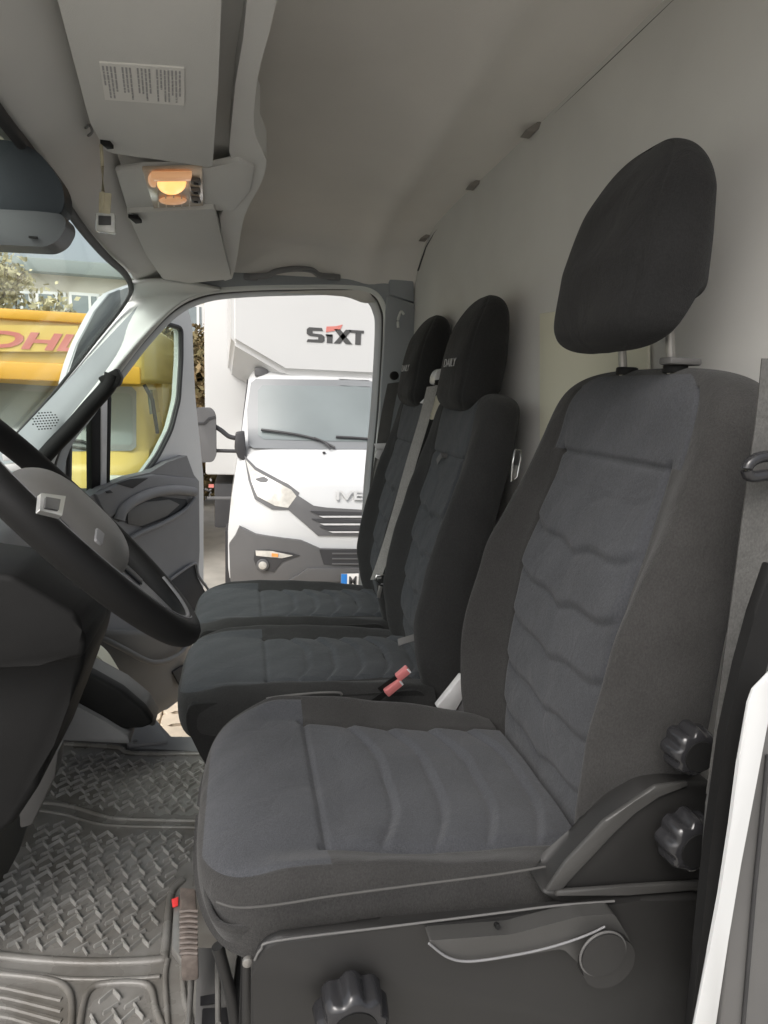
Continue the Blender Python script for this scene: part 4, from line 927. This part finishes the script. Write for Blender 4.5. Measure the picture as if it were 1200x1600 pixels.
# ------------------------------------------------------------------ white box truck outside
TX, TY = .915, 4.6
tr = thing('box_truck', 'white rental box truck with grey bumper parked facing the open door', 'truck', (TX, TY, 0))
def tsurf(x, z):
    u = abs(x-TX)/1.0
    y = float(np.interp(z, [.2, .55, .85, 1.05, 1.2, 1.44, 1.50, 1.96, 2.05], [.06, .0, .0, .03, .09, .40, .47, .80, .95]))
    return TY+y+.28*max(0, u-.35)**2.2*1.3
def halfw(z): return float(np.interp(z, [.2, .5, .8, 1.0, 1.2, 1.44, 1.95, 2.03], [.98, 1.02, 1.02, 1.0, .97, .93, .86, .80]))
def ton(px, py):
    y = TY
    for _ in range(12): p = at(px, py, 1, y); y = tsurf(p.x, p.z)
    return (p.x, p.z)
tfn = lambda x, z: (x, tsurf(x, z), z)
G = []
for i in range(40):
    z = .42+i*1.60/39; h = halfw(z); row = [(TX-h, TY+2.0, z)]
    for j in range(49): 
        u = -1+2*j/48; u = math.copysign(abs(u)**.8, u); row.append((TX+h*u, tsurf(TX+h*u, z)+.10*abs(u)**8, z))
    row.append((TX+h, TY+2.0, z)); G.append(row)
G.append([(TX+(p[0]-TX)*.96, p[1]+.05, p[2]+.02) for p in G[-1]]); G.append([(TX+(p[0]-TX)*.9, TY+2.0, 2.06) for p in G[-2]])
grid('cab_body', G, M['white'], tr, ang=40)
def tpatch(name, poly, m, off=.006, mirror=True, th=.02, step=.06, par=tr):
    q = [ton(x, y) for x, y in poly]
    if mirror == 'sym':        # left outline closed by its mirror image
        q = q+[(2*TX-x, z) for x, z in q[::-1]]
    o = patch(name, q, tfn, m, par, step=step, off=off, thick=th)
    if mirror is True: patch(name, [(2*TX-x, z) for x, z in q[::-1]], tfn, m, par, step=step, off=off, thick=th)
    return o
tpatch('windscreen_border', [(577, 702), (396, 700), (388, 695), (386, 640), (392, 598), (400, 592), (577, 594)], M['tgrey'], .006, 'sym')
tpatch('windscreen_glass', [(577, 690), (412, 686), (403, 680), (403, 610), (410, 602), (577, 604)], M['tglass'], .012, 'sym')
tpatch('headlight', [(384, 718), (398, 734), (440, 757), (455, 765), (463, 775), (450, 793), (430, 790), (402, 775), (392, 750)], M['lamp'], .010)
tpatch('headlight_surround', [(382, 712), (400, 730), (450, 756), (468, 770), (452, 797), (425, 796), (398, 780), (388, 750)], M['truckgrey'], .004)
tpatch('grille', [(577, 797), (510, 793), (490, 790), (464, 773), (450, 796), (480, 822), (497, 837), (577, 838)], M['truckgrey'], .008, 'sym')
for k, (ya, xa) in enumerate(((800, 490), (812, 492), (824, 505))):
    tpatch('grille_slat', [(577, ya+4), (xa+8, ya+4), (xa-6, ya-2), (xa, ya-2), (577, ya)], M['truckdark'], .016, 'sym', th=.01)
    tpatch('grille_bar', [(577, ya+8), (xa+14, ya+8), (xa+8, ya+5.5), (577, ya+5.5)], M['silver'], .018, 'sym', th=.008)
tpatch('bumper', [(577, 858), (500, 856), (470, 843), (400, 834), (374, 822), (368, 836), (358, 850), (360, 905), (366, 925), (577, 925)], M['truckgrey'], .03, 'sym', th=.06)
tpatch('bumper_intake', [(577, 856), (498, 857), (505, 880), (577, 884)], M['truckdark'], .036, 'sym', th=.01)
for yy in (862, 870, 878): tpatch('intake_bar', [(577, yy+2), (518, yy+2), (518, yy), (577, yy)], M['truckgrey'], .042, 'sym', th=.008)
tpatch('lamp_recess', [(398, 858), (420, 857), (455, 862), (468, 866), (440, 876), (428, 892), (402, 888), (396, 872)], M['truckdark'], .036)
tpatch('indicator', [(399, 858), (425, 859), (457, 866), (440, 870), (400, 866)], M['lamp'], .042)
tpatch('indicator_amber', [(424, 862), (434, 863), (434, 868), (424, 867)], M['amber'], .048)
for mx in (0, 1):
    x, z = ton(410, 880); x = 2*TX-x if mx else x
    cyl('fog_lamp', (x, tsurf(x, z)-.040, z), (0, -1, 0), .045, .02, M['truckgrey'], tr, 28, .006)
    cyl('fog_lens', (x, tsurf(x, z)-.058, z), (0, -1, 0), .030, .008, M['lamp'], tr, 28, .003)
tpatch('bumper_step', [(577, 886), (480, 886), (464, 897), (450, 904), (577, 906)], M['truckgrey'], .05, 'sym', th=.04)
x, z = ton(531, 893); x2 = x+.52
nm = slab('number_plate', [(x, TY-.066, z), (x2, TY-.066, z), (x2, TY-.066, z-.11), (x, TY-.066, z-.11)], (0, .008, 0), M['paper'], tr, bevel=.001)
slab('plate_band', [(x, TY-.0675, z), (x+.045, TY-.0675, z), (x+.045, TY-.0675, z-.11), (x, TY-.0675, z-.11)], (0, .003, 0), M['plateblue'], tr)
text('plate_letter', 'M', V((x+.055, TY-.0680, z-.092)), V((.085, 0, 0)), V((0, 0, .105)), .1, M['letter'], tr, ext=.001, bold=.02)
x, z = ton(523, 780)
text('badge', 'IVECO', V((x, tsurf(x, z)-.02, z)), V((.155, 0, 0)), V((0, .03, .09)), .1, M['badge'], tr, ext=.006, bold=.02)
cyl('washer_jet', (ton(506, 708)[0], tsurf(*ton(506, 708))-.01, ton(506, 708)[1]), (0, -.3, 1), .012, .01, M['truckdark'], tr, 10)
def tline(name, pts, r, m, off=.03, par=tr): return tube(name, spline([V(tfn(*ton(x, y)))+V((0, -off, 0)) for x, y in pts], 5), r, m, par, 8)
w1 = tline('wiper', [(408, 671), (440, 675), (470, 680), (500, 688), (522, 699)], .010, M['truckdark'], .035)
w2 = tline('wiper', [(524, 682), (560, 684), (600, 688), (640, 694)], .010, M['truckdark'], .035)
tline('wiper_arm', [(490, 683), (505, 690), (515, 700)], .007, M['truckdark'], .05)
# cab side door window, door line
slab('side_window', [(TX-.925, TY+.75, 1.5), (TX-.915, TY+1.7, 1.5), (TX-.87, TY+1.7, 1.93), (TX-.875, TY+1.05, 1.93)], (.01, 0, 0), M['truckdark'], tr)
slab('marker_lamp', [at(x, y, 1, 5.5) for x, y in ((398, 574), (419, 574), (419, 588), (398, 588))], (0, .12, 0), M['truckgrey'], tr, bevel=.01)
# mirror on two arms
def mir(s):
    f = lambda p: V((2*TX-p.x, p.y, p.z)) if s else p
    mh = slab('mirror_head', [f(V(p)) for p in rounded([at(x, y, 1, 5.0) for x, y in ((300, 640), (308, 637), (330, 637), (337, 648), (338, 712), (333, 722), (305, 723), (301, 700))], .03, 4)], (0, .10, 0), M['truckgrey'], tr, bevel=.015, seg=3)
    slab('mirror_seam', [f(at(x, y, 1, 4.992)) for x, y in ((301, 660), (318, 660), (326, 652), (336, 650), (336, 653), (327, 655), (319, 663), (301, 663))], (0, .01, 0), M['truckdark'], mh)
    tube('mirror_arm', [f(V(p)) for p in spline([at(x, y, 1, 5.05) for x, y in ((332, 664), (345, 672), (358, 682), (372, 685))], 4)], .018, M['truckdark'], tr, 8)
    tube('mirror_arm', [f(at(x, y, 1, 5.05)) for x, y in ((330, 704), (372, 705))], .014, M['truckdark'], tr, 8)
    slab('mirror_bracket', [f(at(x, y, 1, 5.0)) for x, y in ((368, 676), (382, 674), (386, 722), (372, 716), (366, 700))], (0, .12, 0), M['truckdark'], tr, bevel=.012)
mir(False); mir(True)
# wheels
for sx in (-1, 1):
    c = V((TX+sx*.84, TY+.95, .34))
    wh_ = cyl('wheel', c-V((.11, 0, 0)), (1, 0, 0), .34, .22, M['rubber'], tr, 40, .03)
    cyl('wheel_rim', c+V((sx*.115-.01, 0, 0)), (1, 0, 0), .2, .02, M['steel'], wh_, 30, .005)
bx0 = at(320, 640, 1, 5.9).x
# wheel arch / tow piece lower left of the bumper
slab('arch_gap', [at(x, y, 1, 5.3) for x, y in ((352, 830), (368, 830), (366, 940), (352, 940))], (0, .3, 0), M['truckdark'], tr)
slab('step_bracket', rounded([at(x, y, 1, 4.75) for x, y in ((360, 878), (374, 868), (380, 880), (372, 900), (388, 925), (362, 925))], .03, 3), (0, .05, 0), M['silver'], tr, bevel=.006)
# box body with tapered nose over the cab
YB = 5.45
zt = 3.15
XL = bx0; XR = 2*TX-XL
box('cargo_box', ((XL+XR)/2, YB+.45+2.0, (zt+1.08)/2), (XR-XL, 4.0, zt-1.08), M['offwhite'], tr, bevel=.02)
no_ = [at(361, 440, 1, YB-.05).x, 0]
nx = at(361, 470, 1, YB-.05).x; z1_ = at(361, 533, 1, YB-.05).z; z2_ = at(445, 582, 1, YB-.05).z; x2_ = at(445, 582, 1, YB-.05).x
nose = [(nx, zt-.04), (nx, z1_), (x2_, z2_), (2*TX-x2_, z2_), (2*TX-nx, z1_), (2*TX-nx, zt-.04)]
bm = bmesh.new(); fr = [bm.verts.new((x+.0, YB-.05, z)) for x, z in nose]; bk_ = [bm.verts.new((TX+(x-TX)*1.0+(-.04 if x < TX else .04), YB+.46, z-.25*(z < 2.3))) for x, z in nose]
bm.faces.new(fr); bm.faces.new(bk_[::-1])
for i in range(6): bm.faces.new((fr[i], bk_[i], bk_[(i+1) % 6], fr[(i+1) % 6]))
bmesh.ops.bevel(bm, geom=list(bm.edges), offset=.035, segments=3, affect='EDGES'); bmobj('box_nose', bm, M['offwhite'], tr)
yl = YB-.052
def btext(px0, py0, px1, py1): return at(px0, py0, 1, yl), at(px1, py1, 1, yl)
lS = at(479, 534, 1, yl); lE = at(568, 536, 1, yl); hh = (at(479, 511, 1, yl).z-lS.z)
ux = (lE.x-lS.x)
def L(name, polys, m=M['letter']):
    bm = bmesh.new()
    for P in polys: add_slab(bm, [V((lS.x+a*ux, yl-.003, lS.z+b*hh)) for a, b in P], (0, .004, 0))
    return bmobj(name, bm, m, tr, smooth=False)
L('letter', [[(.0, 0), (.27, 0), (.31, .12), (.31, .42), (.26, .56), (.10, .60), (.10, .78), (.28, .80), (.26, 1.0), (.04, 1.0), (.0, .86), (.0, .56), (.05, .42), (.20, .38), (.20, .20), (.02, .18)]])
L('letter', [[(.35, 0), (.45, 0), (.45, .55), (.35, .55)], [(.33, .45), (.45, .45), (.45, .60), (.33, .60)]])
L('letter', [[(.47, .98), (.58, .98), (.80, 0), (.68, 0)], [(.68, .98), (.79, .98), (.58, 0), (.47, 0)]])
L('letter', [[(.76, .80), (1.0, .80), (1.0, .99), (.73, .99)], [(.85, 0), (.95, 0), (.95, .82), (.85, .82)]])
L('swoosh', [[(.33, .72), (.58, .95), (.62, 1.32), (.50, 1.18), (.34, 1.12)]], M['red'])
slab('red_reflector', [at(x, y, 1, YB+.44) for x, y in ((326, 757), (334, 757), (334, 762), (326, 762))], (0, .02, 0), M['red'], tr)
box('box_trim', ((XL+XR)/2, YB+.44, at(330, 778, 1, YB+.44).z), (XR-XL-.02, .02, .025), M['truckgrey'], tr, bevel=.003)
box('chassis', (TX, YB+1.9, .85), (1.5, 3.6, .30), M['truckdark'], tr, bevel=.01)
box('side_guard', (XL+.32, YB+1.0, .78), (.5, .9, .42), M['truckdark'], tr, bevel=.02)

# ------------------------------------------------------------------ yellow delivery van outside, further left
VX, VY = -1.93, 6.5
yv = thing('delivery_van', 'yellow delivery van with red lettering behind the windscreen pillar', 'van', (VX, VY, 0))
def vsurf(x, z):
    u = abs(x-VX)
    return VY+float(np.interp(z, [.3, .8, 1.05, 1.22, 1.24, 1.86], [.0, 0, .05, .25, .27, .60]))+.20*max(0, u-.5)**2
G = []
for i in range(34):
    z = .35+i*1.52/33; h = float(np.interp(z, [.3, 1.2, 1.9], [1.02, 1.0, .90])); row = [(VX-h, VY+2.1, z)]
    for j in range(33): u = -1+2*j/32; row.append((VX+h*u, vsurf(VX+h*u, z)+.15*abs(u)**10, z))
    row.append((VX+h, VY+2.1, z)); G.append(row)
grid('cab_body', G, M['yellow'], yv, ang=40)
def von(px, py):
    y = VY
    for _ in range(12): p = at(px, py, 1, y); y = vsurf(p.x, p.z)
    return (p.x, p.z)
vfn = lambda x, z: (x, vsurf(x, z), z)
def vpatch(name, poly, m, off, th=.015):
    q = [von(x, y) for x, y in poly]; q = q+[(2*VX-x, z) for x, z in q[::-1]]
    return patch(name, q, vfn, m, yv, step=.08, off=off, thick=th)
vpatch('windscreen_border', [(1, 706), (206, 704), (213, 698), (213, 612), (206, 604), (0, 602)], M['tgrey'], .008)
vpatch('windscreen_glass', [(1, 698), (203, 696), (208, 690), (207, 620), (200, 614), (0, 612)], M['tglass'], .016)
tube('wiper', spline([V(vfn(*von(x, y)))+V((0, -.04, 0)) for x, y in ((105, 688), (130, 689), (146, 697))], 4), .014, M['truckdark'], yv, 8)
tube('wiper', spline([V(vfn(*von(x, y)))+V((0, -.04, 0)) for x, y in ((20, 692), (60, 690), (140, 701))], 4), .012, M['truckdark'], yv, 8)
# side: window, belt line
sx_ = VX+1.0
slab('side_window', [(sx_-.055, VY+.75, 1.26), (sx_-.055, VY+1.75, 1.26), (sx_-.10, VY+1.75, 1.80), (sx_-.10, VY+1.0, 1.80)], (.03, 0, 0), M['fglass'], yv, bevel=.004)
tube('side_mirror_arm', [(sx_-.05, VY+.55, 1.85), (sx_+.02, VY+.60, 1.7), (sx_+.05, VY+.7, 1.35)], .02, M['truckdark'], yv, 8)
zb = 2.47; zl = 1.87
bx = box('cargo_box', (VX, VY+1.45, (zb+zl)/2), (2.06, 2.9, zb-zl), M['yellow'], yv, bevel=.05, seg=3)
box('box_lower', (VX, VY+2.3, 1.2), (1.98, 1.0, 1.5), M['yellow'], yv, bevel=.02)
box('roof_rail', (VX, VY-.02, zb-.05), (2.08, .06, .09), M['orange'], yv, bevel=.02)
box('nose_lip', (VX, VY-.015, zl+.06), (2.0, .05, .16), M['orange'], yv, bevel=.02)
slab('logo_band', [at(x, y, 1, VY-.052) for x, y in ((-420, 505), (122, 509), (122, 550), (-420, 546))], (0, .02, 0), M['yellow'], yv)
o_ = at(-28, 541, 1, VY-.056); e_ = at(112, 547, 1, VY-.056)
text('lettering', 'DHL', o_, V((.40, 0, 0)), V((0, 0, .20)), .2, M['red'], yv, ext=.004, bold=.035, shear=.3)
for k in range(3): box('logo_stripe', V((e_.x+.10, VY-.054, e_.z+.01+k*.03)), (.16, .004, .012), M['red'], yv)
box('grille', (VX, VY-.01, .75), (1.2, .04, .22), M['truckdark'], yv, bevel=.01); box('bumper', (VX, VY-.03, .45), (1.96, .14, .26), M['truckgrey'], yv, bevel=.03)
for s in (-1, 1):
    box('headlight', (VX+s*.78, VY+.0, .88), (.3, .06, .22), M['lamp'], yv, bevel=.02)
    cyl('wheel', (VX+s*.85-.1, VY+.9, .33), (1, 0, 0), .33, .2, M['rubber'], yv, 32, .03)

# ------------------------------------------------------------------ building, tree, hedge behind
bd = thing('building', 'pale office building with a grey roof band and white framed windows', 'building', (-9, 20, 0))
def bp_(x, y, Y=20): return at(x, y, 1, Y)
zt_, zr0, zr1 = bp_(120, 432).z, bp_(120, 432).z, bp_(120, 411).z
xl, xr = -16.0, bp_(322, 500, 20).x+1.0
slab('wall', [(xl, 20, 0), (xr, 20, 0), (xr, 20, zt_), (xl, 20, zt_)], (0, 8, 0), M['bwall'], bd)
slab('roof_band', [(xl-.3, 19.6, zt_), (xr+.2, 19.6, zt_), (xr+.2, 19.6, zr1), (xl-.3, 19.6, zr1)], (0, 8.8, 0), M['brf'], bd, bevel=.03)
slab('lower_wall', [(bp_(286, 530).x, 19.97, 0), (xr, 19.97, 0), (xr, 19.97, bp_(300, 532).z), (bp_(286, 530).x, 19.97, bp_(300, 532).z)], (0, .02, 0), M['brick'], bd)
def bwindow(x0, y0, x1, y1):
    a, b = bp_(x0, y0), bp_(x1, y1); cx, cz = (a.x+b.x)/2, (a.z+b.z)/2; w_, h_ = abs(b.x-a.x), abs(a.z-b.z)
    f = box('window', (cx, 19.97, cz), (w_, .06, h_), M['bfr'], bd, bevel=.01)
    box('pane', (cx, 19.935, cz), (w_-.16, .02, h_-.16), M['bwin'], f); box('mullion', (cx+w_*.18, 19.92, cz), (.07, .03, h_-.16), M['bfr'], f)
    box('sill', (cx, 19.9, cz-h_/2-.04), (w_+.1, .14, .06), M['bfr'], f)
bwindow(288, 474, 320, 528)
for x0 in (-160, -105, -50, 2, 56, 108, 160, 214): bwindow(x0, 452+x0*.04, x0+50, 502+x0*.04)
def twig_tree(name, label, base, h, spread, lm, nleaf, r0_=.09, seed=1):
    rs = random.Random(seed); t = thing(name, label, 'tree', base, None); bm = bmesh.new(); ends = []
    def grow(p, d, l, r, k):
        q = p+d*l; add_tube(bm, [p, p.lerp(q, .5)+V((rs.uniform(-.03, .03)*l, 0, 0)), q], r, 5, rs=[r, r*.85, r*.7], up=(.3, 1, .1))
        if k == 0: ends.append((p, q)); return
        for _ in range(rs.choice((2, 3, 3))):
            grow(q, (d+V((rs.uniform(-1, 1), rs.uniform(-1, 1), rs.uniform(-.25, .7)))*spread).normalized(), l*rs.uniform(.62, .85), r*.62, k-1)
            if k < 4: ends.append((p, q))
    grow(V(base), V((0, 0, 1)), h*.26, r0_, 6); bmobj('trunk', bm, M['bark'], t)
    vs, fs = [], []
    for _ in range(nleaf):
        p, q = rs.choice(ends); c = p.lerp(q, rs.random())+V([rs.gauss(0, .12) for _ in range(3)]); a = V([rs.gauss(0, 1) for _ in range(3)]).normalized()*rs.uniform(.03, .07); b = V([rs.gauss(0, 1) for _ in range(3)]).normalized()*rs.uniform(.03, .06)
        k = len(vs); vs += [c-a, c-b, c+a, c+b]; fs.append((k, k+1, k+2, k+3))
    raw('crown', vs, fs, lm, t, smooth=False)
twig_tree('tree', 'thin leafed tree with bare twigs in front of the pale building', (-4.7, 13.0, 0), 5.0, .62, M['leaf'], 6500, seed=3)
twig_tree('tree', 'small brown leafed tree between the yellow van and the white truck', (-.98, 12.0, 0), 2.9, .45, M['hedge'], 9000, .06, seed=5)
vs, fs = [], []
rs = random.Random(9)
for _ in range(16000):
    c = V((rs.uniform(-2.6, .4), 11+rs.gauss(0, .25), abs(rs.gauss(0, 1))*.55+rs.random()*1.3)); a = V([rs.gauss(0, 1) for _ in range(3)]).normalized()*.06; b = V([rs.gauss(0, 1) for _ in range(3)]).normalized()*.05
    k = len(vs); vs += [c-a, c-b, c+a, c+b]; fs.append((k, k+1, k+2, k+3))
hd = raw('hedge', vs, fs, M['hedge'], smooth=False); tagp(hd, label='low brown hedge seen in the gap left of the white truck', category='hedge')
